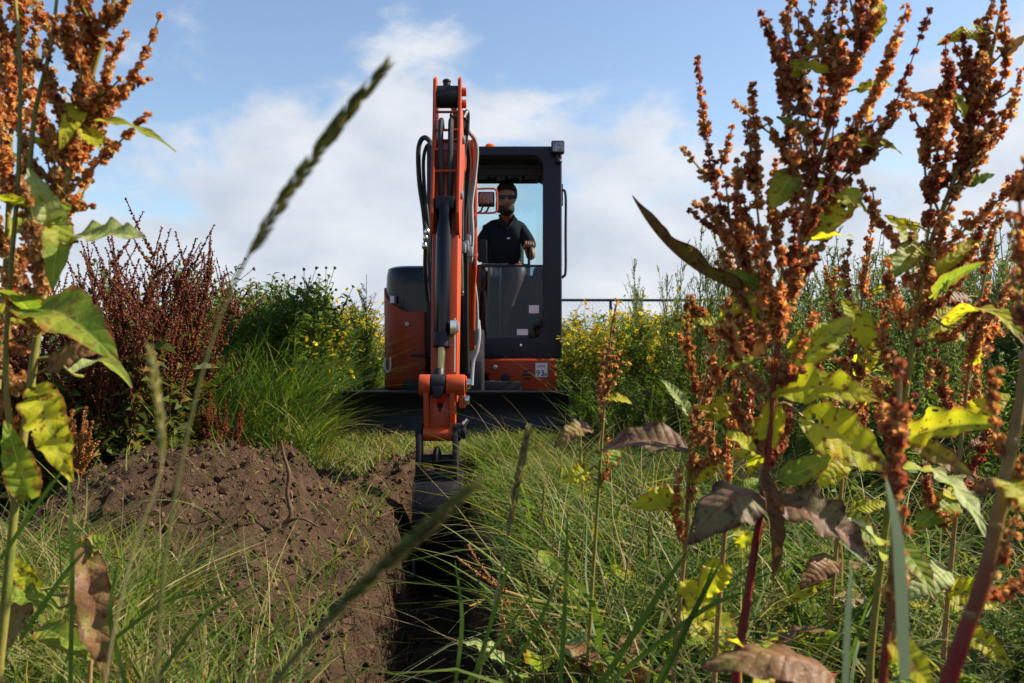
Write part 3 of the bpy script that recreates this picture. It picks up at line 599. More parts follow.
# ---- dipper arm
dp = G().prism([(5.98, 2.06), (6.16, 2.22), (6.34, 2.30), (6.46, 2.24), (6.36, 1.95), (6.0, 0.62), (5.94, 0.50), (5.78, 0.47), (5.72, 0.56), (5.82, 1.30)], DX - 0.085, DX + 0.085, 'x').make('dipper_arm', M['arm_orange'], EX, 0.012)
for sx in (-1, 1):
    xs = DX + sx * 0.083
    G().prism([(5.80, 1.70), (5.84, 1.58), (5.96, 1.55), (6.40, 2.05), (6.42, 2.25), (6.20, 2.55), (6.18, 2.645), (6.10, 2.665), (6.03, 2.63), (5.98, 2.30)], xs - 0.011, xs + 0.011, 'x').make('channel_plate', M['arm_orange'], dp, 0.005)
for py, yy in ((112, 6.02), (130, 5.98), (150, 5.95), (171, 5.91)):
    G().cyl((DX - 0.085, yy, Z(py, yy)), (DX + 0.085, yy, Z(py, yy)), 0.009, n=8).make('rung', M['arm_orange'], dp)
for i, xs in enumerate((-0.035, 0.03)):
    G().tube(smooth_path([(DX + xs, 6.05, 2.30), (DX + xs, 5.98, 2.34), (DX + xs, 5.93, 2.2), (DX + xs * 0.9, 5.93, 1.85), (DX + xs * 0.9, 5.95, 1.6)], 20), 0.018, 8).make('hose', M['hose'], dp)
G().cyl((DX - 0.07, 6.09, Z(97, 6.09)), (DX + 0.07, 6.09, Z(97, 6.09)), 0.075, n=22).make('top_drum', M['black_paint'], dp, 0.008)
G().cyl((DX - 0.005, 6.07, Z(88, 6.07)), (DX - 0.005, 6.07, Z(81, 6.07)), 0.026, n=10).ball((DX - 0.005, 6.07, Z(81.5, 6.07)), (0.03, 0.03, 0.018)).make('grease_cap', M['black_paint'], dp)
for py in (92, 104): G().cyl((DX + 0.08, 6.12, Z(py, 6.12)), (DX + 0.125, 6.12, Z(py, 6.12)), 0.03, n=12).make('pin_head', M['arm_orange'], dp, 0.004)
for py, yy in ((195, 5.95), (140, 6.2)): G().cyl((DX + 0.08, yy, Z(py, yy)), (DX + 0.112, yy, Z(py, yy)), 0.03, n=12).make('pin_head', M['steel'], dp, 0.004)
G().box(DX - 0.062, DX + 0.062, 5.82, 5.95, Z(210, 5.87), Z(197, 5.87)).make('cylinder_foot', M['black_paint'], dp, 0.012)
bk = G().tube([(DX - 0.005, 5.865, Z(204, 5.87)), (DX - 0.008, 5.80, Z(260, 5.80)), (DX - 0.012, 5.725, Z(345, 5.725))], [0.05, 0.05, 0.05], 22).make('bucket_cylinder', M['gloss_black'], EX, 0.004)
G().tube([(DX - 0.011, 5.735, Z(333, 5.73)), (DX - 0.012, 5.722, Z(347, 5.722))], 0.056, 22).make('gland_collar', M['black_paint'], bk, 0.004)
G().tube([(DX - 0.012, 5.725, Z(344, 5.725)), (DX - 0.014, 5.69, Z(376, 5.69))], 0.024, 14).make('cylinder_rod', M['brass'], bk)
G().cyl((DX + 0.072, 5.71, Z(318, 5.71)), (DX + 0.072, 5.69, Z(372, 5.69)), 0.006, n=6).make('grease_pipe', M['steel'], bk)
G().box(DX + 0.045, DX + 0.085, 5.67, 5.72, Z(334, 5.7), Z(320, 5.7)).make('pipe_clamp', M['chrome'], bk, 0.006)
yk = 5.62
tl = G()
tl.cyl((X(419.5, yk), yk, Z(385, yk)), (X(430.5, yk), yk, Z(385, yk)), 0.066, n=20).cyl((X(446.5, yk), yk, Z(385, yk)), (X(465, yk), yk, Z(385, yk)), 0.066, n=20)
tl.prism([(yk - 0.05, Z(385, yk)), (yk + 0.05, Z(385, yk)), (yk + 0.09, Z(430, yk)), (yk - 0.02, Z(437, yk))], X(424, yk), X(429, yk), 'x')
tl.prism([(yk - 0.05, Z(385, yk)), (yk + 0.05, Z(385, yk)), (yk + 0.09, Z(430, yk)), (yk - 0.02, Z(437, yk))], X(450, yk), X(455.5, yk), 'x')
tl.prism([(X(428, yk), Z(432, yk)), (X(451, yk), Z(432, yk)), (X(451, yk), Z(392, yk)), (X(447, yk), Z(392, yk)), (X(440.5, yk), Z(412, yk)), (X(438.5, yk), Z(412, yk)), (X(432, yk), Z(392, yk)), (X(428, yk), Z(392, yk))], yk + 0.02, yk + 0.06, 'y')
tl.cyl((X(423.5, yk), yk, Z(434, yk)), (X(456, yk), yk, Z(434, yk)), 0.045, n=18)
tl = tl.make('bucket_link', M['arm_orange'], EX, 0.008)
G().cyl((X(431.2, yk), yk, Z(384, yk)), (X(445.8, yk), yk, Z(384, yk)), 0.062, n=18).prism([(X(432.5, yk), Z(386, yk)), (X(444.5, yk), Z(386, yk)), (X(443, yk), Z(395, yk)), (X(440.5, yk), Z(398.5, yk)), (X(436.5, yk), Z(398.5, yk)), (X(434, yk), Z(395, yk))], yk - 0.075, yk - 0.02, 'y').cyl((X(438.5, yk), yk + 0.01, Z(384, yk)), (X(438.5, yk), yk + 0.05, Z(370, yk)), 0.036, n=14).make('rod_eye', M['black_paint'], tl, 0.008)
G().tube([(X(438.5, yk), yk - 0.02, Z(394, yk)), (X(438.5, yk), yk - 0.02, Z(399, yk))], [0.03, 0.012], 10).make('grease_nipple', M['steel'], tl)
for (px, py, rr) in ((466.5, 384, 0.034), (465, 400, 0.030)):
    G().box(X(px - 6, yk), X(px, yk), yk - 0.02, yk + 0.06, Z(py, yk) - 0.05, Z(py, yk) + 0.05).make('pin_block', M['arm_orange'], tl, 0.01)
    G().cyl((X(px, yk), yk + 0.0, Z(py, yk)), (X(px + 4.5, yk), yk + 0.0, Z(py, yk)), rr, n=8).make('pin_bolt', M['chrome'], tl, 0.005)
for (px, r_) in ((458.5, 0.055), (463.5, 0.045), (418, 0.045)):
    G().cyl((X(px - 2.3, yk), yk, Z(432, yk)), (X(px + 2.3, yk), yk, Z(432, yk)), r_, n=14).make('pin_nut', M['black_paint'], tl, 0.006)
G().cyl((X(464, yk), yk - 0.03, Z(424, yk)), (X(468, yk), yk - 0.03, Z(419, yk)), 0.016, n=10).make('grease_fitting', M['chrome'], tl)
# ---- bucket
bx0, bx1 = X(414.5, 5.55), X(462.5, 5.55)
pro = [(5.66, 0.05), (5.52, 0.03), (5.42, -0.06), (5.38, -0.20), (5.40, -0.38), (5.48, -0.53), (5.62, -0.63), (5.80, -0.68)]
inn = [(y + 0.02, z_ + 0.004) for y, z_ in pro]
bu = G().prism(pro + inn[::-1], bx0 + 0.012, bx1 - 0.012, 'x').make('bucket', M['bucket'], EX, 0.004)
for xs in (bx0, bx1 - 0.012):
    G().prism(pro + [(5.92, -0.5), (5.80, -0.1)], xs, xs + 0.012, 'x').make('side_plate', M['bucket'], bu, 0.003)
    G().box(xs - 0.003, xs + 0.015, 5.43, 5.47, -0.56, -0.22).make('wear_strip', M['steel'], bu, 0.003)
for x0 in (X(418.5, 5.55), X(455, 5.55)):
    G().prism([(5.50, 0.02), (5.72, 0.02), (5.74, 0.20), (5.68, 0.34), (5.60, 0.36), (5.53, 0.25)], x0 - 0.016, x0 + 0.016, 'x').make('bucket_ear', M['bucket'], bu, 0.006)
G().cyl((X(418, 5.58), 5.58, 0.13), (X(456, 5.58), 5.58, 0.13), 0.035, n=14).make('bucket_pin', M['bucket'], bu, 0.004)
G().ball((X(437, 5.56), 5.56, 0.14), (0.03, 0.05, 0.08)).make('link_end', M['bucket'], bu)
for i in range(3):
    x0 = bx0 + 0.05 + i * (bx1 - bx0 - 0.1) / 2
    G().prism([(5.78, -0.66), (5.78, -0.70), (5.93, -0.70)], x0 - 0.025, x0 + 0.025, 'x').make('tooth', M['steel'], bu, 0.003)
# ---- hoses along boom and dipper, hose guard rail, boom light
def hose(pts, r, mat, nm='hose'):
    return G().tube(smooth_path([W(*p) for p in pts], 40), r, 8).make(nm, mat, EX)
hose([(434, 158, 6.5), (430, 142, 6.55), (423, 138, 6.6), (418.5, 150, 6.6), (419.5, 182, 6.6), (424, 214, 6.6), (426, 240, 6.6), (425.5, 268, 6.7), (428, 300, 6.9)], 0.019, M['hose'])
hose([(436, 165, 6.45), (432, 148, 6.5), (427, 146, 6.55), (423.5, 160, 6.6), (424.5, 190, 6.6), (428, 225, 6.6), (429, 262, 6.7)], 0.014, M['hose'])
for (px, py) in ((425.5, 238), (424.5, 246), (427, 232)): G().ball(W(px, py, 6.58), (0.022, 0.022, 0.03), 10).make('hose_fitting', M['chrome'], EX)
hose([(462, 118, 6.4), (468, 130, 6.5), (474, 138, 6.7), (476.5, 152, 6.8), (474, 180, 6.9), (471, 205, 6.95), (472, 235, 7.0), (471, 262, 7.1), (476, 300, 7.5), (477, 345, 7.8)], 0.019, M['greyhose'])
hose([(460, 130, 6.4), (466, 142, 6.5), (469, 160, 6.6), (467, 190, 6.7), (464, 225, 6.8), (466, 270, 7.0), (466, 330, 7.2), (467, 372, 7.5)], 0.020, M['hose'])
hose([(463, 118, 6.35), (467, 112, 6.4), (467, 128, 6.45), (464, 150, 6.5), (462, 180, 6.5), (461.5, 240, 6.5)], 0.018, M['hose'])
hose([(478, 320, 7.7), (479, 335, 7.7), (477, 350, 7.7), (473, 362, 7.7), (471.5, 385, 7.7)], 0.017, M['greyhose'], 'steel_pipe')
for (px, py, Y_) in ((464, 116, 6.4), (466, 128, 6.45), (462, 124, 6.4), (468, 240, 6.9), (463, 248, 6.8), (470, 252, 6.9), (456, 327, 5.75), (466, 246, 6.85)):
    G().box(X(px - 3, Y_), X(px + 3, Y_), Y_ - 0.03, Y_ + 0.03, Z(py + 5, Y_), Z(py - 5, Y_)).make('hose_clamp', M['steel'] if py > 200 else M['black_paint'], EX, 0.008)
for xo in (474.5, 470.0):
    G().tube(smooth_path([W(xo - 2, 140, 7.0), W(xo, 158, 7.0), W(xo + 0.5, 200, 7.05), W(xo + 0.5, 262, 7.1), W(xo - 1, 290, 7.2), W(xo - 1.5, 330, 7.3)], 24), 0.017, 8).make('guard_rail', M['arm_orange'], EX)
for (px, py) in ((472, 150), (472, 215), (472, 255)): G().box(X(px - 3, 7.02), X(px + 3, 7.02), 7.0, 7.05, Z(py + 1.5, 7.02), Z(py - 1.5, 7.02)).make('rail_bracket', M['arm_orange'], EX, 0.003)
bl_ = G().box(X(478, 7.1), X(494.5, 7.1), 7.08, 7.16, Z(206, 7.1), Z(192, 7.1)).make('boom_light', M['black_paint'], EX, 0.012, 3)
G().box(X(479.5, 7.1), X(493, 7.1), 7.072, 7.082, Z(204.5, 7.1), Z(193.5, 7.1)).make('light_lens', M['pink_lens'], bl_, 0.003)
G().tube(smooth_path([W(475, 189, 7.08), W(492, 188.5, 7.08), W(496.5, 191, 7.08), W(497, 200, 7.08), W(496.5, 211, 7.08), W(490, 213, 7.08), W(475, 213, 7.08)], 30), 0.008, 7).make('light_guard', M['arm_orange'], bl_)
for px in (483, 489): G().tube([W(px, 206, 7.1), W(px - 2, 211, 7.1), W(px - 5, 213, 7.1)], 0.008, 6).make('light_cable', M['hose'], bl_)

# ================================================================== operator
def skin_mesh(name, nodes, edges, mat, parent, sub=2, root=0):
    org = Vector(origin_of(parent)) if parent is not None else Vector((0, 0, 0))
    me = bpy.data.meshes.new(name); me.from_pydata([Vector(n[0]) - org for n in nodes], edges, [])
    o = bpy.data.objects.new(name, me); COL.objects.link(o)
    m = o.modifiers.new('skin', 'SKIN'); m.use_smooth_shade = True
    if not me.skin_vertices: bpy.context.view_layer.objects.active = o; 
    for i, n in enumerate(nodes):
        r_ = n[1]; me.skin_vertices[0].data[i].radius = (r_, r_) if isinstance(r_, (int, float)) else r_
        me.skin_vertices[0].data[i].use_root = (i == root)
    s = o.modifiers.new('sub', 'SUBSURF'); s.levels = sub; s.render_levels = sub
    bpy.context.view_layer.update()
    m2 = bpy.data.meshes.new_from_object(o.evaluated_get(bpy.context.evaluated_depsgraph_get()))
    bpy.data.objects.remove(o); m2.name = name; m2.materials.clear(); m2.materials.append(mat)
    for p in m2.polygons: p.use_smooth = True
    r = bpy.data.objects.new(name, m2); link(r, parent); return r
PX = -0.07
hc = Vector((X(506.5, 9.22), 9.22, Z(197, 9.22)))
nodes = [((PX, 9.62, 1.56), 0.15), ((PX, 9.60, 1.80), 0.145), ((PX, 9.52, 2.02), 0.15), ((PX + 0.005, 9.42, 2.15), 0.075), ((hc.x, 9.32, 2.20), 0.064),
         ((hc.x, 9.225, 2.275), (0.080, 0.09)), ((hc.x, 9.235, 2.40), (0.102, 0.115)), ((hc.x, 9.25, 2.49), 0.078)]
edges = [(0, 1), (1, 2), (2, 3), (3, 4), (4, 5), (5, 6), (6, 7)]
def chain(start, pts):
    last = start
    for p in pts: nodes.append(p); edges.append((last, len(nodes) - 1)); last = len(nodes) - 1
    return last
hand = {}
hx_, hy_, hz_ = X(529, 9.08), 9.08, Z(246, 9.08)
for sx in (-1, 1):
    jx, jz = (hx_, hz_) if sx > 0 else (-0.43, hz_)
    e = chain(2, [((PX + sx * 0.17, 9.50, 2.08), 0.075), ((PX + sx * 0.235, 9.47, 1.97), 0.066), ((PX + sx * 0.27, 9.44, 1.80), 0.055), ((jx + sx * 0.015, 9.25, 1.80), 0.044), ((jx + 0.01, 9.14, jz - 0.03), 0.032), ((jx - 0.005, 9.085, jz + 0.012), (0.042, 0.03))])
    for k in range(4):
        xo = jx - 0.036 + 0.024 * k; ln = (0.85, 1.0, 0.95, 0.75)[k]
        chain(e, [((xo, 9.055, jz + 0.035), 0.0135), ((xo + 0.002, 9.025, jz + 0.022 - 0.004 * k), 0.0125), ((xo + 0.003, 9.030 - 0.006 * ln, jz - 0.022 * ln), 0.0115)])
    chain(e, [((jx - sx * 0.045, 9.07, jz + 0.0), 0.015), ((jx - sx * 0.05, 9.035, jz - 0.02), 0.0125)])
    kx = X(519.5, 8.98) if sx > 0 else PX * 2 - X(519.5, 8.98) - 0.08
    chain(0, [((PX + sx * 0.12, 9.52, 1.555), 0.115), ((kx - sx * 0.02, 9.22, 1.62), 0.095), ((kx, 9.03, 1.625), 0.075), ((kx - 0.03, 9.0, 1.50), 0.064), ((kx - 0.09, 9.03, 1.36), 0.062), ((kx - 0.14, 9.08, 1.10), 0.042), ((kx - 0.15, 9.08, 0.97), 0.045), ((kx - 0.15, 8.99, 0.935), 0.042)])
OP = skin_mesh('person', nodes, edges, M['skin'], None, 2, 0)
tag(OP, 'bearded operator in dark polo shirt and shorts sitting at the controls in the cab', 'person')
bm = bmesh.new(); bm.from_mesh(OP.data)                                   # nose and ears grow out of the same mesh
def bump_at(c, d, rad, amt):
    for v in bm.verts:
        q = (v.co - Vector(c)).length
        if q < rad: v.co += Vector(d) * amt * (1 - (q / rad) ** 2)
fy = min((v.co.y for v in bm.verts if abs(v.co.x - hc.x) < 0.03 and 2.33 < v.co.z < 2.42), default=9.13)
bump_at((hc.x, fy, 2.335), (0, -1, -0.2), 0.04, 0.04)
for sx in (-1, 1):
    bump_at((hc.x + sx * 0.10, 9.245, 2.36), (sx, 0.3, 0), 0.035, 0.022); bump_at((hc.x + sx * 0.036, fy + 0.008, 2.375), (0, 1, 0), 0.025, 0.010)
bm.to_mesh(OP.data); bm.free()
sn = [((PX, 9.62, 1.58), 0.19), ((PX, 9.60, 1.80), (0.185, 0.185)), ((PX, 9.52, 2.02), (0.175, 0.165)), ((PX + 0.005, 9.43, 2.15), 0.098), ((hc.x, 9.36, 2.205), 0.078)]
se = [(0, 1), (1, 2), (2, 3), (3, 4)]
for sx in (-1, 1):
    o_ = len(sn); sn += [((PX + sx * 0.17, 9.50, 2.085), 0.092), ((PX + sx * 0.24, 9.47, 1.97), 0.086), ((PX + sx * 0.268, 9.45, 1.855), 0.08)]; se += [(2, o_), (o_, o_ + 1), (o_ + 1, o_ + 2)]
shirt = skin_mesh('polo_shirt', sn, se, M['shirt'], OP, 2, 0)
G().prism([(hc.x - 0.07, 2.16), (hc.x, 2.05), (hc.x + 0.07, 2.16), (hc.x + 0.085, 2.22), (hc.x + 0.055, 2.22), (hc.x, 2.10), (hc.x - 0.055, 2.22), (hc.x - 0.085, 2.22)], 9.275, 9.30, 'y').make('collar', M['shirt'], shirt, 0.006)
G().box(X(507, 9.3), X(510, 9.3), 9.335, 9.36, Z(239, 9.34), Z(237.5, 9.34)).make('chest_logo', M['white'], shirt)
sn = [((PX, 9.63, 1.56), 0.185)]; se = []
for sx in (-1, 1):
    kx = X(519.5, 8.98) if sx > 0 else PX * 2 - X(519.5, 8.98) - 0.08; o_ = len(sn)
    sn += [((PX + sx * 0.12, 9.52, 1.555), 0.14), ((kx - sx * 0.025, 9.26, 1.61), 0.118), ((kx - sx * 0.012, 9.15, 1.62), 0.108)]; se += [(0, o_), (o_, o_ + 1), (o_ + 1, o_ + 2)]
skin_mesh('shorts', sn, se, M['shorts'], OP, 2, 0)
hr = G().ball((hc.x, 9.262, 2.435), (0.113, 0.128, 0.122), 24)
hr.v = [(x, y + (0.09 * min(1, (2.46 - z_) / 0.05) if z_ < 2.46 and y < 9.30 else 0), max(z_, 2.34 + (9.35 - y) * 0.2)) for x, y, z_ in hr.v]; hr.make('hair', M['hair'], OP)
bd_ = G().ball((hc.x, 9.215, 2.25), (0.083, 0.095, 0.056), 20); bd_.v = [(x * 1.0, y + (0.035 * (1 - min(1, abs(x - hc.x) / 0.07)) if z_ > 2.275 else 0), z_ + (0.035 * (abs(x - hc.x) / 0.086) ** 2 if z_ > 2.25 else 0)) for x, y, z_ in bd_.v]; bd_.make('beard', M['hair'], OP)
gl = G()
for sx in (-1, 1): gl.box(hc.x + sx * 0.048 - 0.034, hc.x + sx * 0.048 + 0.034, fy - 0.022, fy - 0.014, 2.352, 2.392)
gl.box(hc.x - 0.015, hc.x + 0.015, fy - 0.02, fy - 0.014, 2.377, 2.387)
for sx in (-1, 1): gl.box(hc.x + sx * 0.085 - 0.004, hc.x + sx * 0.085 + 0.022, fy - 0.02, fy + 0.12, 2.377, 2.387)
gl.make('glasses', M['ink'], OP, 0.004)
for sx in (-1, 1):
    kx = X(519.5, 8.98) if sx > 0 else PX * 2 - X(519.5, 8.98) - 0.08
    G().prism([(8.90, 0.885), (9.16, 0.885), (9.17, 1.08), (9.03, 1.08), (9.0, 0.99), (8.90, 0.96)], kx - 0.15 - 0.058, kx - 0.15 + 0.058, 'x').make('boot', M['boot'], OP, 0.025, 3)

# ================================================================== fence
FN = empty('chain_link_fence', (3, 14, 0))
tag(FN, 'grey chain-link fence with a top rail behind the yellow flowers', 'fence')
fx0, fx1, fy_ = 1.9, 12.0, 14.0; zt = Z(300, 14)
G().cyl((0.3, fy_, zt), (fx1, fy_, zt - 0.02), 0.022, n=10).make('top_rail', M['fence'], FN)
me = None
for k in range(-1, 6):
    xp = X(611, 14) + k * 2.45
    if xp < 0.3: continue
    if me is None: p = G().cyl((0, 0, -0.2), (0, 0, zt - 0.02), 0.024, n=10).make('post', M['fence'], None); me = p.data; p.parent = FN
    else: p = link(bpy.data.objects.new('post', me), FN)
    p.location = (xp - 3, 0.05, 0)
Vw = []; Fw = []; hgt = zt - 0.06; x = fx0
while x < fx1 + hgt:
    for sgn in (1, -1):
        a_ = np.array([x - (hgt if sgn < 0 else 0) * 0 - 3, 0, 0.04]); b_ = np.array([x + sgn * -hgt - 3, 0.0, 0.04 + hgt])
        a_[1] = b_[1] = 0.004 * sgn; k = len(Vw); w2 = 0.0017
        for q in (a_, b_): Vw += [q + (w2, 0, 0), q + (-w2, w2, 0), q + (-w2, -w2, 0)]
        Fw += [(k, k + 1, k + 4, k + 3), (k + 1, k + 2, k + 5, k + 4), (k + 2, k, k + 3, k + 5)]
    x += 0.07
me = fast_mesh('wire_mesh', np.array(Vw), [np.array(Fw)], None, [M['wire']]); o = link(bpy.data.objects.new('wire_mesh', me), FN); o['kind'] = 'stuff'
# ================================================================== plant helpers
class PB:
    """collects strips, tubes and lumps with t / s / var attributes; one mesh, several materials"""
    def __init__(s): s.V = []; s.Fq = []; s.Ft = []; s.mq = []; s.mt = []; s.t = []; s.s = []; s.var = []; s.n = 0; s.mats = []
    def mi(s, m):
        if m not in s.mats: s.mats.append(m)
        return s.mats.index(m)
    def put(s, V, Fa, mat, t=None, sv=None, var=None):
        V = np.asarray(V, float).reshape(-1, 3); k = len(V); Fa = np.asarray(Fa) + s.n; i = s.mi(mat)
        (s.Fq if Fa.shape[1] == 4 else s.Ft).append(Fa); (s.mq if Fa.shape[1] == 4 else s.mt).append(np.full(len(Fa), i))
        s.V.append(V); z0 = np.zeros(k)
        s.t.append(z0 if t is None else t); s.s.append(z0 if sv is None else sv); s.var.append(z0 + (rng.random() if var is None else var)); s.n += k
    def tube(s, P, r, mat, n=6, t=None): v, f = tube_arr(np.asarray(P, float), r, n); s.put(v, f, mat, None if t is None else np.repeat(t, n))
    def lumps(s, C, S, mat, base=None, jit=0.25):
        v, f, va = lumps(C, S, base or (OCV, OCF), jit); s.put(v, f, mat, var=va)
    def build(s, name, parent=None, smooth=True):
        org = origin_of(parent) if parent is not None else np.zeros(3)
        fl = []; mi = []
        if s.Fq: fl.append(np.concatenate(s.Fq)); mi.append(np.concatenate(s.mq))
        if s.Ft: fl.append(np.concatenate(s.Ft)); mi.append(np.concatenate(s.mt))
        me = fast_mesh(name, np.concatenate(s.V) - org, fl, {'t': np.concatenate(s.t), 's': np.concatenate(s.s), 'var': np.concatenate(s.var)}, [M[m] for m in s.mats], np.concatenate(mi), smooth)
        return link(bpy.data.objects.new(name, me), parent)
def unit(v): v = np.asarray(v, float); return v / (np.linalg.norm(v) + 1e-12)
def leaf(pb, base, tip, width, mat, up=(0, 0, 1), arch=0.12, fold=0.25, wave=0.16, curl=0.0, nu=30, nv=14, seed=None, ragged=0.05):
    """one broad leaf blade: arched, folded on the midrib, wavy margin"""
    r = np.random.default_rng(rng.integers(1 << 30) if seed is None else seed)
    base = np.asarray(base, float); tip = np.asarray(tip, float); d = tip - base; Ln = np.linalg.norm(d); d = d / Ln
    u_ = np.asarray(up, float); u_ = unit(u_ - d * np.dot(u_, d)); sd_ = np.cross(d, u_)
    t = np.linspace(0, 1, nu)[:, None]; s_ = np.linspace(-1, 1, nv + 1)[None, :]
    wd = (np.clip(t, 0, 1) ** 0.5) * (np.clip(1 - t, 0, 1) ** 0.95); wd = wd / wd.max() * width / 2 + 0.0015
    ph = r.uniform(0, 6.28, 4); fr = r.uniform(9, 17, 2)
    edge = 1 + ragged * (np.sin(t * fr[0] * 2.1 + ph[0] + (s_ > 0) * 2) * np.abs(s_) ** 3 + 0.55 * np.sin(t * 41 + ph[1]) * np.abs(s_) ** 4) + np.repeat(r.normal(size=(nu, 2)) * ragged * 0.7, [nv // 2, nv + 1 - nv // 2], axis=1) * np.abs(s_) ** 4
    off = s_ * wd * edge
    lift = np.abs(s_) * wd * fold + wave * wd * np.abs(s_) ** 1.6 * 1.0 * np.where(s_ > 0, np.sin(t * fr[0] * 1.6 + ph[2]), np.sin(t * fr[1] * 1.6 + ph[3]))
    cl = curl * (s_ ** 2) * wd
    ctr = base + d * Ln * t + u_ * (arch * Ln * 4 * t * (1 - t) - 0.0 * t)
    P = ctr[:, None, :] + sd_ * off[..., None] + u_ * (lift + cl)[..., None]
    I, J = np.meshgrid(np.arange(nu - 1), np.arange(nv), indexing='ij'); a = I * (nv + 1) + J
    f = np.stack([a, a + 1, a + nv + 2, a + nv + 1], -1).reshape(-1, 4)
    pb.put(P, f, mat, np.broadcast_to(t, (nu, nv + 1)).ravel(), np.broadcast_to(s_, (nu, nv + 1)).ravel())
def small_leaves(pb, B, D, Ln, Wd, mat, up=None, bend=0.25):
    """many lance-shaped leaflets at B along D, two quads each"""
    n = len(B); D = D / (np.linalg.norm(D, axis=1)[:, None] + 1e-9); up = np.array([0, 0, 1.0]) + rng.normal(size=(n, 3)) * 0.45
    S = np.cross(D, up); S /= np.linalg.norm(S, axis=1)[:, None] + 1e-9; U = np.cross(S, D)
    Ln = np.broadcast_to(Ln, n)[:, None]; Wd = np.broadcast_to(Wd, n)[:, None]
    mid = B + D * Ln * 0.45 + U * Ln * bend * 0.3
    tip = B + D * Ln - U * Ln * bend * 0.5
    P = np.stack([B, mid + S * Wd / 2, tip, mid - S * Wd / 2], 1)
    f = np.arange(n * 4).reshape(n, 4)
    pb.put(P, f, mat, np.tile([0, .5, 1, .5], n), None, np.repeat(np.clip(rng.normal(0.45, 0.24, n), 0, 1), 4))
def blades(pb, B, H, az, lean, bend, droop, width, mat, segs=5, var=None):
    """grass blades: curved tapering strips"""
    n = len(B); t = np.linspace(0, 1, segs + 1)[None, :]; H = np.broadcast_to(H, n)[:, None]; width = np.broadcast_to(width, n)[:, None]
    lean = np.broadcast_to(lean, n)[:, None]; bend = np.broadcast_to(bend, n)[:, None]; droop = np.broadcast_to(droop, n)[:, None]
    hz = H * (lean * t + bend * t ** 2.2); vz = H * (t - droop * t ** 2.6)
    ca, sa = np.cos(az)[:, None], np.sin(az)[:, None]; wob = rng.normal(size=(n, 1)) * 0.10 * H * np.sin(t * 3.1)
    C = np.stack([B[:, :1] + ca * hz - sa * wob, B[:, 1:2] + sa * hz + ca * wob, B[:, 2:3] + vz], -1)
    tw = az + np.pi / 2 + rng.normal(size=n) * 0.6; S = np.stack([np.cos(tw), np.sin(tw), rng.normal(size=n) * 0.25], -1)[:, None, :]
    wv = (width / 2 * (1 - t ** 1.7) + 0.0003)[..., None]
    P = np.stack([C - S * wv, C + S * wv], 2)                                  # n, segs+1, 2, 3
    k = (np.arange(n) * (segs + 1) * 2)[:, None] + (np.arange(segs) * 2)[None, :]
    f = np.stack([k, k + 1, k + 3, k + 2], -1).reshape(-1, 4)
    v = np.clip(rng.normal(0.45, 0.25, n), 0, 1) if var is None else var
    pb.put(P, f, mat, np.broadcast_to(t[..., None], (n, segs + 1, 2)).ravel(), None, np.repeat(v, (segs + 1) * 2))

# ================================================================== grass (uncountable: stuff)
def scatter(n, x0, x1, y0, y1, soil_max=0.35, extra=0.0, clump=0.0):
    x = rng.uniform(x0, x1, n); y = rng.uniform(y0, y1, n); s = soil_amount(x, y)
    tr = (np.abs(x - trench_x(y) - 0.03) < 0.25 + 0.12 * rng.random(n)) & (y < 6.1) & (y > 0.9)
    k = (((s < soil_max) | (rng.random(n) < extra)) & ~tr)
    if clump: k &= vnoise(x * 3.1, y * 3.1, 77) > clump * rng.random(n)
    x, y = x[k], y[k]; return np.stack([x, y, gz(x, y) - 0.01], 1)
def grass(name, label, jobs):
    pb = PB()
    for (B, h0, h1, w_, lean, bend, droop, mat, vm) in jobs:
        n = len(B)
        if n == 0: continue
        H = rng.uniform(h0, h1, n) * (0.75 + 0.5 * vnoise(B[:, 0] * 2, B[:, 1] * 2, 5))
        az = rng.uniform(0, 6.283, n) + 1.4 * fbm(B[:, 0] * 1.2, B[:, 1] * 1.2, 2, 9) * 4
        blades(pb, B, H, az, rng.uniform(0, lean, n), rng.uniform(0.1, bend, n), rng.uniform(0, droop, n), w_ * rng.uniform(0.6, 1.4, n), mat, 5, np.clip(rng.normal(vm, 0.24, n), 0, 1))
    o = pb.build(name); tag(o, label, 'grass', kind='stuff'); return o
U = lambda *a: scatter(*a)
grass('foreground_grass', 'tangled short green and straw grass in front of the spoil heap', [
    (scatter(7500, -2.2, -0.45, 1.5, 3.0, 0.5, 0.03), 0.10, 0.34, 0.0070, 0.9, 0.9, 0.35, 'grass', 0.60),
    (scatter(1900, -2.2, -0.5, 1.5, 3.0, 0.6, 0.05), 0.15, 0.35, 0.0045, 1.1, 1.2, 0.6, 'straw', 0.5),
    (scatter(900, -2.4, -0.5, 2.2, 6.2, 0.9, 0.05), 0.10, 0.26, 0.005, 0.9, 0.9, 0.4, 'grass', 0.6)])
hx0 = rng.uniform(-2.2, -0.45, 420); hy0 = rng.uniform(2.3, 5.6, 420)
ey = rng.uniform(1.7, 5.6, 260); ex = trench_x(ey) - rng.uniform(0.30, 0.50, 260); ey2 = rng.uniform(1.6, 5.7, 900); ex2 = trench_x(ey2) + rng.uniform(0.22, 0.36, 900)
grass('heap_grass', 'scattered grass blades rooted in the spoil heap and trench edges', [
    (np.stack([hx0, hy0, gz(hx0, hy0) - 0.01], 1), 0.05, 0.18, 0.005, 1.2, 1.2, 0.6, 'grass', 0.62),
    (np.stack([ex, ey, gz(ex, ey) - 0.01], 1), 0.08, 0.24, 0.005, 1.2, 1.4, 0.9, 'grass', 0.6),
    (np.stack([ex2, ey2, gz(ex2, ey2) - 0.01], 1), 0.08, 0.20, 0.006, 0.8, 1.2, 0.9, 'grass', 0.55)])
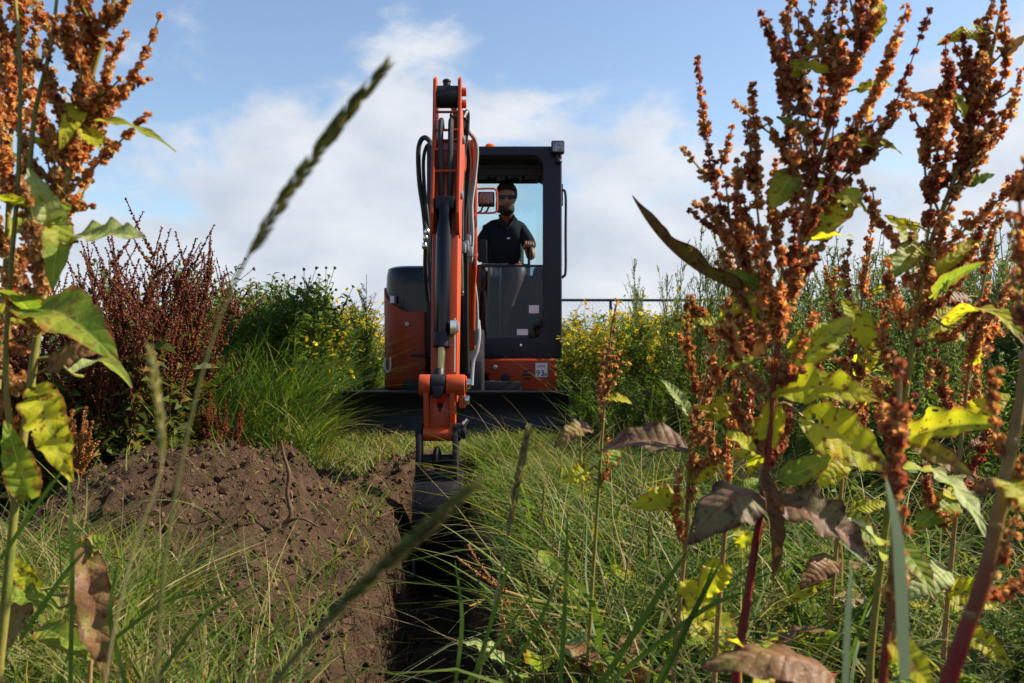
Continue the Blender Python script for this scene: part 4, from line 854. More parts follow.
grass('trenchside_grass', 'rough tangled grass growing on the right of the trench', [
    (scatter(15000, -0.05, 3.4, 1.35, 5.0, 0.6, 0, 1.1), 0.14, 0.42, 0.0085, 1.1, 1.5, 0.8, 'grass', 0.50), (scatter(900, -0.05, 3.0, 1.5, 5.0, 0.6), 0.22, 0.5, 0.013, 0.8, 1.3, 0.7, 'grass_lush', 0.6), (scatter(900, -0.1, 3.0, 1.5, 5.0, 0.6), 0.35, 0.62, 0.0035, 0.7, 1.0, 0.5, 'straw', 0.7),
    (scatter(2000, -0.05, 3.4, 1.35, 5.5, 0.6), 0.14, 0.30, 0.0040, 1.9, 1.6, 0.85, 'straw', 0.45),
    (scatter(3500, -0.1, 4.2, 4.9, 5.7, 0.6), 0.10, 0.24, 0.008, 1.0, 1.2, 0.6, 'grass', 0.5), (scatter(4500, -0.1, 0.75, 5.5, 7.7, 0.6), 0.04, 0.12, 0.007, 1.2, 1.2, 0.6, 'grass', 0.55), (scatter(4500, 0.7, 4.2, 5.5, 7.0, 0.6), 0.10, 0.26, 0.008, 1.0, 1.2, 0.6, 'grass', 0.42), (scatter(6000, 0.55, 4.2, 6.5, 8.8, 0.6), 0.2, 0.45, 0.009, 0.8, 1.0, 0.5, 'grass', 0.42)])
grass('machine_front_grass', 'grass standing between the heap and the excavator blade', [
    (scatter(6500, -2.2, 0.5, 5.2, 7.7, 0.5, 0.06), 0.04, 0.13, 0.007, 0.9, 1.1, 0.5, 'grass', 0.62),
    (scatter(1300, -2.0, 0.5, 5.0, 7.6, 0.8, 0.1), 0.08, 0.2, 0.005, 1.3, 1.2, 0.7, 'straw', 0.45)])
def tussock(cx_, cy_, rx, ry, n, h0, h1, w_, mat, vm, bend=1.0, droop=0.55):
    a = rng.uniform(0, 6.283, n); q = np.sqrt(rng.random(n)); x = cx_ + rx * q * np.cos(a); y = cy_ + ry * q * np.sin(a)
    return np.stack([x, y, gz(x, y) - 0.02], 1), h0, h1, w_, 0.45, bend, droop, mat, vm
def hum(name, label, jobs): o = grass(name, label, jobs); o['category'] = 'grass clump'; del o['kind']; return o
hum('grass_tussock', 'big lush arching green grass tussock left of the excavator', [tussock(-2.1, 6.7, 0.5, 0.5, 3000, 0.65, 1.08, 0.011, 'grass_lush', 0.52, 0.9, 0.45), tussock(-2.75, 7.6, 0.6, 0.5, 1900, 0.75, 1.2, 0.011, 'grass_lush', 0.5, 0.8, 0.35), tussock(-1.85, 6.3, 0.55, 0.4, 1300, 0.25, 0.55, 0.009, 'grass', 0.6, 1.2, 0.7)])
hum('grass_tussock', 'olive grass tussock just right of the excavator bucket', [tussock(-0.14, 6.2, 0.16, 0.22, 900, 0.16, 0.30, 0.006, 'grass', 0.58, 1.2, 0.75)])
hum('grass_tussock', 'bleached grass tussock at the left end of the dozer blade', [tussock(-1.62, 7.0, 0.25, 0.30, 500, 0.22, 0.45, 0.007, 'grass', 0.62, 1.2, 0.7)])
grass('meadow_grass', 'tall meadow grass filling the ground behind the plants', [
    (scatter(9000, -9, -1.7, 4.6, 12, 0.6), 0.40, 0.95, 0.011, 0.6, 0.9, 0.4, 'grass_lush', 0.4),
    (scatter(9000, 0.6, 9, 7, 16, 0.6), 0.35, 0.8, 0.012, 0.6, 0.9, 0.4, 'grass_lush', 0.4),
    (np.concatenate([scatter(5000, -25, -2, 11, 30), scatter(7000, 0.4, 30, 15, 34)]), 0.5, 1.0, 0.03, 0.5, 0.7, 0.3, 'grass_lush', 0.45)])

# ================================================================== background plants: prototypes
def branchy_stem(h, n=8, wob=0.06, az=None, lean=0.12):
    az = rng.uniform(0, 6.28) if az is None else az; t = np.linspace(0, 1, n)[:, None]
    dirv = np.array([math.cos(az), math.sin(az), 0]); P = np.array([0, 0, 1.0]) * h * t + dirv * h * lean * t ** 1.6
    P[:, :2] += np.cumsum(rng.normal(size=(n, 2)), 0) * wob * h / n; return P
def along(P, t):
    t = np.clip(np.asarray(t) * (len(P) - 1), 0, len(P) - 1 - 1e-6); i = t.astype(int); u = (t - i)[:, None]; return P[i] * (1 - u) + P[i + 1] * u
def rdir(n, upw): a = rng.uniform(0, 6.283, n); return np.stack([np.cos(a), np.sin(a), np.broadcast_to(upw, n) + rng.normal(size=n) * 0.25], 1)
def proto_yellow(h):
    st = PB(); fl = PB()
    for k in range(7):
        P = branchy_stem(h * rng.uniform(0.75, 1.05), 8, 0.10, None, rng.uniform(0.05, 0.38)); st.tube(P, np.linspace(0.005, 0.002, 8), 'herb', 4)
        n = 60; b_ = along(P, rng.uniform(0.08, 0.97, n)); small_leaves(st, b_, rdir(n, 0.35), rng.uniform(0.05, 0.11, n), rng.uniform(0.010, 0.024, n), 'herb')
        for q in range(9):
            b0 = along(P, [rng.uniform(0.55, 0.98)])[0]; tip = b0 + rdir(1, 0.9)[0] * rng.uniform(0.06, 0.16); st.tube([b0, (b0 + tip) / 2 + 0.01, tip], 0.002, 'herb', 3)
            if rng.random() < 0.8:
                nrm = unit(np.array([0, 0, 1.0]) + rng.normal(size=3) * 0.7); a_ = unit(np.cross(nrm, [1, .3, .2])); c_ = np.cross(nrm, a_); r_ = rng.uniform(0.018, 0.028); m = 8
                th = np.arange(m * 2) * np.pi / m; rad = np.where(np.arange(m * 2) % 2 == 0, r_, r_ * 0.62)
                ring = tip + rad[:, None] * (np.cos(th)[:, None] * a_ + np.sin(th)[:, None] * c_) + nrm * 0.003
                fl.put(np.vstack([tip, ring]), np.array([(0, 1 + i, 1 + (i + 1) % (2 * m)) for i in range(2 * m)]), 'petal')
                fl.lumps((tip + nrm * 0.003)[None], np.array([[0.0075, 0.0075, 0.0055]]), 'disc', None, 0.05)
            else: fl.lumps(tip[None], np.array([[0.007, 0.007, 0.009]]), 'disc', None, 0.1)
    return st, fl
def proto_herb(h, thistle):
    st = PB(); fl = PB()
    for k in range(6):
        P = branchy_stem(h * rng.uniform(0.7, 1.05), 9, 0.08, None, rng.uniform(0.04, 0.30)); st.tube(P, np.linspace(0.006, 0.002, 9), 'herb', 4)
        n = 95; tt = rng.uniform(0.06, 1.0, n); small_leaves(st, along(P, tt), rdir(n, 0.25), (0.14 - 0.085 * tt) * rng.uniform(0.7, 1.2, n), (0.042 - 0.026 * tt), 'herb', None, 0.5)
        tips = along(P, rng.uniform(0.85, 1.0, 5)) + rng.normal(size=(5, 3)) * 0.05
        for q in tips: st.tube([along(P, [0.85])[0], q], 0.002, 'herb', 3)
        fl.lumps(tips, np.full((5, 3), 0.013), 'thistle' if thistle and k == 0 else 'herb', None, 0.2)
    return st, fl
def proto_mugwort(h):
    st = PB()
    for k in range(4):
        P = branchy_stem(h * (1.0 if k == 0 else rng.uniform(0.6, 0.95)), 10, 0.05, None, rng.uniform(0.02, 0.22)); st.tube(P, np.linspace(0.006, 0.0015, 10), 'mug', 4)
        for q in range(26):
            t0 = rng.uniform(0.15, 0.97); b0 = along(P, [t0])[0]; ln = (1.05 - t0) * 0.36 * rng.uniform(0.5, 1.1) + 0.03; d = unit(rdir(1, 1.5)[0])
            tw = np.array([b0, b0 + d * ln * 0.5, b0 + d * ln + np.array([0, 0, 0.15 * ln])]); st.tube(tw, [0.0022, 0.0016, 0.001], 'mug', 3)
            n = 34; small_leaves(st, along(tw, rng.uniform(0.05, 1, n)), rdir(n, 0.9), rng.uniform(0.010, 0.028, n) * (1.5 - 0.7 * t0), rng.uniform(0.0035, 0.007, n), 'mug')
    return st, None
def spike_seeds(pb, P, dens, r0, r1, size, mat, gap=0.0, step=0.0095, wing=False):
    """whorls of small winged fruits along the twig P"""
    seg = np.linalg.norm(np.diff(P, axis=0), axis=1); Ln = seg.sum(); nw = max(3, int(Ln / step)); t = np.clip(np.linspace(0.02, 1.0, nw) + rng.normal(size=nw) * 0.2 / nw, 0, 1)
    C = along(P, t); out = []; ss = []
    for c, tt in zip(C, t):
        rr = (r0 + (r1 - r0) * tt) * rng.uniform(0.65, 1.25)
        if gap and rng.random() < gap * (1 - tt): continue
        k = max(3, int(dens * (1.1 - 0.45 * tt))); a = rng.normal(size=(k, 3)); a /= np.linalg.norm(a, axis=1)[:, None]; a[:, 2] *= 0.75
        out.append(c + a * rr * rng.uniform(0.35, 1.0, (k, 1))); ss.append(size * (1.0 - 0.35 * tt) * rng.uniform(0.65, 1.25, k))
    if not out: return
    C = np.concatenate(out); s_ = np.concatenate(ss); pb.lumps(C, np.stack([s_, s_, s_ * 1.1], 1) if wing else np.stack([s_, s_ * 0.8, s_ * 0.5], 1), mat, (SDV, SDF) if wing else None, 0.22)
def proto_reddock(h):
    st = PB(); sp = PB(); lv = PB()
    for k in range(5):
        P = branchy_stem(h * rng.uniform(0.78, 1.03), 10, 0.05, None, rng.uniform(0.05, 0.35)); st.tube(P, np.linspace(0.007, 0.002, 10), 'stem_dark', 5)
        spike_seeds(sp, along(P, np.linspace(0.55, 1.0, 8)), 5, 0.014, 0.006, 0.0075, 'seed_dark')
        for q in range(8):
            t0 = rng.uniform(0.40, 0.92); b0 = along(P, [t0])[0]; d = unit(rdir(1, rng.uniform(0.9, 1.9))[0]); ln = rng.uniform(0.12, 0.34) * (1.25 - 0.6 * t0)
            tw = np.array([b0, b0 + d * ln * 0.5, b0 + d * ln + np.array([0, 0, 0.12 * ln])]); st.tube(tw, 0.002, 'stem_dark', 3)
            spike_seeds(sp, tw, 5, 0.012, 0.005, 0.0070, 'seed_dark', 0.2)
        n = 40; tt = rng.uniform(0.03, 0.65, n); small_leaves(lv, along(P, tt), rdir(n, 0.3), rng.uniform(0.08, 0.22, n) * (1.1 - tt), rng.uniform(0.02, 0.05, n), 'docklow', None, 0.5)
    return st, (sp, lv)
PROTO = {}
def children(o): return [c for c in bpy.data.objects if c.parent == o]
def make_proto(kind, name, parts):
    root = None
    for pn, pb in parts:
        if pb is None or pb.n == 0: continue
        if root is None: root = pb.build(name)
        else: pb.build(pn, root)['kind'] = 'stuff'
    PROTO.setdefault(kind, []).append([root, list(c for c in bpy.data.objects if c.parent == root), False])
for i in range(4): a, c = proto_yellow(1.0); make_proto('yellow', 'yellow_flower_weed', [('stems', a), ('flower_heads', c)])
for i in range(4): a, c = proto_herb(1.0, i % 2 == 0); make_proto('herb', 'leafy_herb', [('stems', a), ('flower_buds', c)])
for i in range(4): a, c = proto_mugwort(1.0); make_proto('mug', 'mugwort_plant', [('stems', a)])
for i in range(3): a, c = proto_reddock(1.0); make_proto('dock', 'red_dock', [('stems', a), ('seed_spikes', c[0]), ('leaves', c[1])])
def place(kind, x, y, h, label, cat, group, zoff=-0.02, sx=1.0, tilt=0.07):
    e = PROTO[kind][int(rng.integers(len(PROTO[kind])))]
    if not e[2]: root = e[0]; e[2] = True
    else:
        root = e[0].copy(); COL.objects.link(root)
        for c in e[1]: d = c.copy(); d.parent = root; COL.objects.link(d)
    root.location = (float(x), float(y), float(gz(x, y)) + zoff); root.rotation_euler = (rng.normal() * tilt, rng.normal() * tilt, rng.uniform(0, 6.283)); s = float(h); root.scale = (s * sx, s * sx, s)
    return tag(root, label, cat, group)
def H(py, Y): return Z(py, Y)
# dark red docks, left
for i, (px, py, Y_) in enumerate([(70, 258, 4.5), (98, 238, 4.6), (132, 240, 4.7), (160, 245, 4.9), (180, 255, 5.0), (115, 222, 5.2), (148, 230, 5.3), (172, 238, 5.4), (52, 250, 5.0), (85, 228, 5.4), (186, 285, 4.9), (34, 265, 4.6), (5, 260, 4.9), (-35, 255, 4.8), (130, 300, 4.5), (90, 310, 4.4), (165, 310, 4.7)]):
    place('dock', X(px, Y_), Y_, H(py, Y_) * rng.uniform(0.84, 1.0), 'dark red seeded dock in the thicket behind the spoil heap', 'dock', 'dark red docks behind the spoil heap', sx=rng.uniform(0.7, 1.15), tilt=0.11)
# leafy herbs left
for i in range(30):
    Y_ = rng.uniform(6.9, 8.3); px = rng.uniform(175, 312); top = 285 + 22 * (px - 215) / 150 + rng.uniform(-14, 26)
    if px > 335 and Y_ < 8.9: continue
    place('herb', X(px, Y_), Y_, max(0.6, H(top, Y_)), 'tall green leafy herb behind the grass tussock, left of the excavator', 'herb', 'leafy herbs left of the excavator')
for i in range(16):
    Y_ = rng.uniform(5.2, 7.0); px = rng.uniform(-60, 200); place('herb', X(px, Y_), Y_, max(0.5, H(rng.uniform(270, 330), Y_)), 'green leafy herb growing among the dark red docks', 'herb', 'leafy herbs among the red docks')
for i in range(30):
    Y_ = rng.uniform(10.9, 13.5); px = rng.uniform(318, 380); place('yellow', X(px, Y_), Y_, max(0.6, H(rng.uniform(308, 330), Y_)), 'yellow-flowered weed close beside the tail of the excavator', 'weed', 'yellow flowers beside the excavator tail')
for i in range(26):
    Y_ = rng.uniform(7.2, 8.4); px = rng.uniform(245, 335); place('yellow', X(px, Y_), Y_, max(0.6, H(rng.uniform(312, 338), Y_)), 'yellow-flowered weed in the bank left of the excavator', 'weed', 'yellow flowers left of the excavator')
for i in range(12):
    Y_ = rng.uniform(7.4, 9.2); px = rng.uniform(235, 330); place('mug', X(px, Y_), Y_, max(0.6, H(rng.uniform(275, 310), Y_)), 'pale feathery mugwort among the leafy herbs left of the excavator', 'mugwort', 'mugworts among the left herbs')
for i in range(7):
    Y_ = rng.uniform(9.5, 12.0); px = rng.uniform(300, 378); place('mug', X(px, Y_), Y_, max(0.6, H(rng.uniform(280, 305), Y_)), 'pale feathery mugwort rising behind the left yellow flowers', 'mugwort', 'mugworts left of the excavator')
# yellow bank right
for i in range(120):
    Y_ = rng.uniform(8.3, 13.4); px = rng.uniform(556, 800)
    if X(px, Y_) < 0.62 and Y_ < 10.8: continue
    place('yellow', X(px, Y_), Y_, max(0.55, H(rng.uniform(312, 345), Y_)), 'yellow-flowered weed in the bank right of the excavator', 'weed', 'yellow flowers right of the excavator')
for i in range(22):
    Y_ = rng.uniform(6.0, 8.4); px = rng.uniform(590, 830); place('herb', X(px, Y_), Y_, max(0.4, H(rng.uniform(352, 388), Y_)), 'dark green herb at the foot of the right flower bank', 'herb', 'herbs below the right flower bank')
for i, (px, py, Y_) in enumerate([(634, 266, 11), (648, 256, 8.5), (664, 246, 8.0), (676, 270, 9), (690, 222, 7.0), (703, 250, 8.2), (713, 236, 7.2), (724, 212, 6.6), (740, 230, 6.8)]):
    place('mug', X(px, Y_), Y_, H(py, Y_), 'tall thin feathery mugwort against the sky by the fence, ' + ['first','second','third','fourth','fifth','sixth','seventh','eighth','ninth'][i] + ' from the left', 'mugwort', 'tall mugworts by the fence', sx=0.55)
for i in range(62):
    px = rng.uniform(770, 1130); Y_ = rng.uniform(4.2, 8.0); top = 262 - 45 * min(1, max(0, (px - 780) / 240)) + rng.uniform(-16, 40)
    place('mug', X(px, Y_), Y_, H(top, Y_), 'grey-green feathery mugwort in the dense bank on the right', 'mugwort', 'mugwort bank on the right', sx=0.9)
for i in range(24):
    px = rng.uniform(780, 1120); Y_ = rng.uniform(3.6, 5.2); place('herb', X(px, Y_), Y_, H(rng.uniform(330, 420), Y_), 'green herb at the foot of the right mugwort bank', 'herb', 'herbs below the mugwort bank')
for i in range(40):
    px = rng.uniform(560, 1000); Y_ = rng.uniform(14.6, 22); place('mug', X(px, Y_), Y_, max(0.5, H(rng.uniform(318, 345), Y_)), 'mugwort growing beyond the chain-link fence', 'mugwort', 'mugworts beyond the fence')

for i in range(46):
    Y_ = rng.uniform(1.75, 4.6); x_ = rng.uniform(0.15, 0.62 * Y_); place('herb', x_, Y_, rng.uniform(0.16, 0.36), 'low green weed in the tangled grass right of the trench', 'weed', 'low weeds in the grass right of the trench', sx=1.1)
for i in range(10):
    Y_ = rng.uniform(1.9, 3.0); x_ = rng.uniform(-1.5, -0.7); place('herb', x_, Y_, rng.uniform(0.12, 0.22), 'low green weed in the grass before the spoil heap', 'weed', 'low weeds before the spoil heap')
for i in range(40):  # weeds added out of frame to throw dappled shade on the right-hand ground
    Y_ = rng.uniform(0.8, 3.8); x_ = 0.57 * Y_ + rng.uniform(0.2, 1.1); place('dock' if i % 2 else 'herb', x_, Y_, rng.uniform(0.45, 0.85), 'leafy weed added just beyond the right edge to shade the ground', 'weed', 'shade-casting weeds added beyond the right edge', sx=0.9)
# ================================================================== foreground docks
def dock_plant(name, label, stem, Y, spikes, leaves, mat_stem='stem_green', mat_low=None, seedmat='seed', r=0.0065, auto=0, yj=0.05, fat=1.0, cat='dock', extra_stems=(), autoleaf=0):
    """stem: pixel path from the ground up at distance Y (each point may carry its own distance)"""
    def pt(p): return W(p[0], p[1], p[2] if len(p) > 2 else Y)
    P = smooth_path([pt(p) for p in stem], 40); base = P[0].copy(); root = empty(name, (base[0], base[1], float(gz(base[0], base[1])))); tag(root, label, cat)
    ground_pt = np.array([base[0] + rng.normal() * 0.01, base[1], float(gz(base[0], base[1])) - 0.02])
    pb = PB(); full = np.vstack([ground_pt, P]) if base[2] > ground_pt[2] + 0.03 else P
    pb.tube(full, np.linspace(r * 1.15, r * 0.4, len(full)) * (1 + 0.05 * rng.normal(size=len(full))), 'stem_grad' if mat_low else mat_stem, 9, np.linspace(0, 1, len(full)) * (0.46 / mat_low[1] if mat_low else 1))
    nodes_ = along(full, np.linspace(0.12, 0.9, 6)); pb.lumps(nodes_, np.full((6, 3), r * 1.12) * [1, 1, 0.8], 'stem_tan', (ICV, ICF), 0.08)
    pb.build('stem', root)
    for es in extra_stems:
        e = PB(); Q = smooth_path([pt(p) for p in es], 24); e.tube(Q, np.linspace(r * 0.75, r * 0.35, len(Q)), mat_stem, 8); e.build('side_stem', root)
    k = 0
    def spike(Q, w_, mat):
        s = PB(); s.tube(Q, np.linspace(0.0024, 0.0010, len(Q)), mat_stem if rng.random() < .6 else 'stem_tan', 5)
        if mat == 'seed': mat = ('seed', 'seed', 'seed_tan', 'seed_red')[int(rng.integers(4))]
        elif mat == 'seed_tan': mat = ('seed', 'seed_tan', 'seed_tan', 'seed_orange')[int(rng.integers(4))]
        spike_seeds(s, along(Q, np.linspace(0.08, 1, 16)), rng.uniform(12, 22) * fat, w_ * rng.uniform(0.95, 1.35), w_ * rng.uniform(0.45, 0.8), 0.0049 * min(1, 0.35 + Y / 1.9) * rng.uniform(0.85, 1.15), mat, rng.uniform(0.1, 0.5), 0.0110, True)
        s.build('seed_spike', root, False)
    for sp in spikes:
        pts = sp[0]; w_ = sp[1] if len(sp) > 1 else 0.012; mt = sp[2] if len(sp) > 2 else seedmat
        yo = rng.normal() * yj; Q = smooth_path([pt(p) if i == 0 else (W(p[0], p[1], (p[2] if len(p) > 2 else Y) + yo * i / (len(pts) - 1))) for i, p in enumerate(pts)], 18)
        spike(Q, w_, mt)
        ln = np.linalg.norm(np.diff(Q, axis=0), axis=1).sum()
        for q in range(int(ln / 0.055)):                                  # short side twigs
            t0 = rng.uniform(0.05, 0.7); b0 = along(Q, [t0])[0]; d = unit(unit(Q[-1] - Q[0]) * 1.3 + rng.normal(size=3) * 0.55); l2 = ln * rng.uniform(0.16, 0.34) * (1.1 - 0.5 * t0)
            spike(np.array([b0, b0 + d * l2 * 0.5, b0 + d * l2 + np.array([0, 0, 0.1 * l2])]), w_ * 0.85, mt)
    for q in range(auto):
        t0 = rng.uniform(0.42, 0.97); b0 = along(full, [t0])[0]; d = unit(np.array([rng.normal() * 0.55, rng.normal() * 0.55, 1.0]) + unit(P[-1] - P[-8]) * 0.4); l2 = rng.uniform(0.07, 0.17)
        spike(np.array([b0, b0 + d * l2 * 0.5, b0 + d * l2]), 0.011, seedmat)
    for q in range(autoleaf):
        t0 = rng.uniform(0.18, 0.85); b0 = along(full, [t0])[0]; a_ = rng.uniform(0, 6.283); dv = unit(np.array([math.cos(a_), math.sin(a_) * 0.6, rng.uniform(-0.5, 0.7)])); ln = rng.uniform(0.05, 0.12) * (1.15 - 0.5 * t0)
        l = PB(); s0 = b0 + dv * 0.025; l.tube([b0, s0 + (0, 0, 0.004), s0 + dv * 0.02], 0.0016, 'stem_green', 5); leaf(l, s0, s0 + dv * ln, ln * rng.uniform(0.28, 0.42), ('leaf_yellow', 'leaf_yellow', 'leaf_green', 'leaf_brown')[int(rng.integers(4))], up=(rng.normal() * .3, -0.7, 0.5), arch=rng.uniform(-0.1, 0.15), wave=0.2, nu=18, nv=8); l.build('leaf', root)
    for lf in leaves:
        (b0, tp, wd, mt) = lf[:4]; kw = lf[4] if len(lf) > 4 else {}
        l = PB(); B_ = pt(b0); T_ = pt(tp); leaf(l, B_, T_, wd * 0.82, mt, **kw)
        if 'stalk' not in kw: pass
        st_ = kw.get('from_') 
        lo_ = l.build('leaf', root); k += 1
        dmin = np.argmin(np.linalg.norm(full - B_, axis=1)); nb = full[dmin]
        if np.linalg.norm(nb - B_) > 0.01:
            s = PB(); s.tube(smooth_path([nb, (nb + B_) / 2 + np.array([0, 0, 0.012]), B_, B_ + (T_ - B_) * 0.15 + np.array([0, 0, 0.0])], 8), [0.0026] * 8, mat_stem, 5); s.build('leaf_stalk', root)
    return root
cam_up = (0.0, -0.8, 0.6)     # blades that show their face towards the front
# ---- A: the tall dock right of centre
dock_plant('dock_plant', 'tall dock with bright red lower stem and rusty seed spikes, right of centre', [(736, 668), (744, 620), (756, 540), (768, 455), (777, 350), (798, 255), (818, 165), (845, 80), (872, 5), (885, -30)], 1.35,
    [([(762, 330), (744, 262), (716, 190), (704, 120), (697, 58)], 0.011), ([(740, 265), (722, 228), (706, 200)], 0.011), ([(770, 300), (758, 215), (755, 150), (752, 85)], 0.012), ([(757, 250), (738, 190), (760, 150)], 0.009),
     ([(800, 250), (790, 130), (786, 60), (790, -10)], 0.013), ([(808, 200), (806, 120), (802, 60), (815, -10)], 0.013), ([(785, 280), (772, 210), (776, 160)], 0.011), ([(775, 330), (735, 290), (722, 250)], 0.012),
     ([(830, 120), (838, 60), (845, -15)], 0.013), ([(838, 95), (862, 50), (868, -15)], 0.013), ([(822, 170), (858, 125), (885, 70), (906, 10)], 0.013), ([(810, 215), (850, 170), (888, 120), (930, 10)], 0.011), ([(850, 80), (830, 35), (832, -10)], 0.012),
     ([(790, 300), (830, 225), (850, 180)], 0.012), ([(778, 350), (792, 290), (812, 250)], 0.012), ([(770, 400), (735, 350), (728, 300)], 0.011), ([(770, 420), (750, 380), (742, 345)], 0.012), ([(772, 400), (800, 350), (815, 315)], 0.010), ([(768, 460), (740, 420), (738, 390)], 0.010), ([(765, 470), (785, 430), (790, 400)], 0.009),
     ([(775, 380), (762, 330), (766, 290)], 0.012), ([(872, 5), (880, -30)], 0.012)],
    [((742, 292), (632, 196, 1.30), 0.055, 'leaf_brown', dict(up=(0.3, -0.2, 0.9), arch=-0.10, fold=0.9, wave=0.2)), ((772, 392), (882, 402, 1.25), 0.085, 'leaf_yellow', dict(up=(0, -0.75, 0.65), arch=0.10, wave=0.22)),
     ((800, 415), (888, 470, 1.38), 0.095, 'leaf_yellow', dict(up=(0, -0.95, 0.3), arch=0.05, wave=0.15)), ((764, 330), (748, 268, 1.40), 0.06, 'leaf_yellow', dict(up=(0.2, -0.8, 0.4))), ((810, 185), (868, 215, 1.4), 0.05, 'leaf_yellow', dict(up=(0, -0.8, 0.5))),
     ((825, 150), (902, 155, 1.42), 0.05, 'leaf_yellow', dict(up=(0, -0.7, 0.6))), ((800, 240), (862, 190, 1.45), 0.06, 'leaf_yellow', dict(up=(0, -0.9, 0.3))), ((795, 170), (770, 210, 1.36), 0.05, 'leaf_green', dict(up=(0, -0.8, 0.4))), ((868, 40), (878, -10, 1.36), 0.032, 'leaf_yellow', dict(up=(0.4, -0.8, 0.2))), ((800, 60), (776, 92, 1.36), 0.024, 'leaf_yellow', dict(up=(0.2, -0.8, 0.2))),
     ((762, 495), (688, 545, 1.30), 0.10, 'leaf_purple', dict(up=(0.1, -0.55, 0.85), arch=0.28, wave=0.15, fold=-0.3)), ((770, 500), (868, 560, 1.32), 0.085, 'leaf_purple', dict(up=(0.1, -0.7, 0.7), arch=0.15, wave=0.25, fold=0.4)), ((776, 400), (748, 475, 1.38), 0.05, 'leaf_yellow', dict(up=(0, -0.9, 0.2))), ((790, 370), (852, 318, 1.42), 0.05, 'leaf_yellow', dict(up=(0, -0.9, 0.3))), ((760, 470), (772, 580, 1.33), 0.03, 'leaf_brown', dict(up=(0.2, -0.8, 0.1), curl=0.8))],
    'stem_tan', ('stem_red', 0.52), 'seed', 0.0062, 18, autoleaf=14)
# ---- B: pale-stemmed dock at the right
dock_plant('dock_plant', 'green-stemmed dock with open rusty branches against the sky at far right', [(868, 705), (872, 640), (884, 540), (902, 420), (915, 330), (925, 262), (952, 185), (975, 120), (992, 50), (1004, 0), (1010, -25)], 1.45,
    [([(925, 262), (935, 170), (945, 100), (952, 65)], 0.012), ([(915, 300), (900, 250), (875, 215), (860, 180)], 0.010), ([(940, 215), (925, 170), (935, 115), (985, 55), (978, 20)], 0.011), ([(955, 180), (975, 95), (962, 35)], 0.012), ([(975, 120), (1005, 70), (1003, 5)], 0.012), ([(985, 85), (985, 40), (992, 0)], 0.012),
     ([(952, 190), (1000, 130), (1022, 70)], 0.012), ([(935, 235), (968, 170), (985, 150)], 0.011), ([(925, 265), (970, 225), (1010, 190), (1030, 170)], 0.013), ([(920, 290), (960, 262), (990, 215)], 0.013), ([(915, 320), (945, 300), (975, 260)], 0.012), ([(912, 340), (895, 300), (888, 262)], 0.012), ([(905, 390), (885, 350), (885, 300)], 0.011), ([(915, 330), (925, 300), (930, 270)], 0.012), ([(900, 430), (925, 390), (930, 360)], 0.010), ([(900, 440), (880, 410), (876, 380)], 0.010), ([(912, 345), (960, 330), (985, 300)], 0.010), ([(905, 400), (860, 370), (835, 360)], 0.009)],
    [((915, 265), (880, 262, 1.4), 0.032, 'leaf_yellow', dict(up=(0, -0.8, 0.5))), ((920, 245), (882, 285, 1.38), 0.045, 'leaf_green', dict(up=(0, -0.8, 0.4))), ((925, 280), (985, 235, 1.5), 0.03, 'leaf_yellow', dict(up=(0, -0.8, 0.4))), ((900, 445), (1004, 425, 1.28), 0.085, 'leaf_yellow', dict(up=(0, -0.85, 0.5), arch=0.10, wave=0.2)), ((945, 326), (1026, 346, 1.2), 0.045, 'leaf_yellow', dict(up=(0, -0.7, 0.6), arch=0.15)), ((905, 470), (985, 537, 1.2), 0.055, 'leaf_pale', dict(up=(0.2, -0.6, 0.7), wave=0.3)), ((870, 350), (842, 300, 1.5), 0.05, 'leaf_yellow', dict(up=(0, -0.9, 0.3))), ((930, 300), (985, 262, 1.35), 0.028, 'leaf_green', dict(up=(0, -0.8, 0.4))), ((885, 540), (935, 600, 1.3), 0.05, 'leaf_green', dict(up=(0, -0.6, 0.8))), ((880, 560), (840, 520, 1.35), 0.04, 'leaf_pale', dict(up=(0, -0.6, 0.8)))],
    'stem_green', None, 'seed', 0.0058, 12, autoleaf=12)
# ---- C: blurred near dock at right edge
dock_plant('dock_plant', 'thick reddish-stemmed dock closest to the camera at the right edge', [(935, 730), (955, 660), (985, 575), (1005, 480), (1020, 400), (1034, 300), (1040, 200)], 0.85,
    [([(1034, 300), (1022, 260), (1014, 215)], 0.011), ([(1030, 330), (1018, 300), (1012, 270)], 0.010), ([(1005, 470), (995, 420), (988, 350)], 0.0075), ([(1000, 520), (1025, 470), (1035, 420)], 0.009), ([(985, 580), (1010, 540), (1020, 500)], 0.009), ([(975, 600), (1010, 590), (1030, 560)], 0.009), ([(1036, 260), (1020, 210), (1026, 160)], 0.009)],
    [((1005, 480), (1040, 520, 0.8), 0.05, 'leaf_yellow', dict(up=(0, -0.8, 0.5)))], 'stem_tan', ('stem_red', 0.35), 'seed', 0.0080, 0, 0.02)
# ---- D: near seed spike
dock_plant('dock_plant', 'young upright dock spike with pale red seeds, blurred, in front of yellow leaves', [(880, 760), (882, 690), (890, 600), (896, 500), (898, 440), (900, 370)], 0.80,
    [([(896, 500), (897, 430), (900, 360)], 0.0085), ([(895, 520), (893, 470), (892, 410)], 0.008), ([(890, 600), (900, 560), (905, 510)], 0.008), ([(888, 660), (897, 620), (900, 590)], 0.007)],
    [((888, 640), (930, 690, 0.8), 0.03, 'leaf_yellow', dict(up=(0, -0.8, 0.5)))], 'stem_tan', ('stem_red', 0.4), 'seed', 0.0040, 0, 0.01, 0.8)
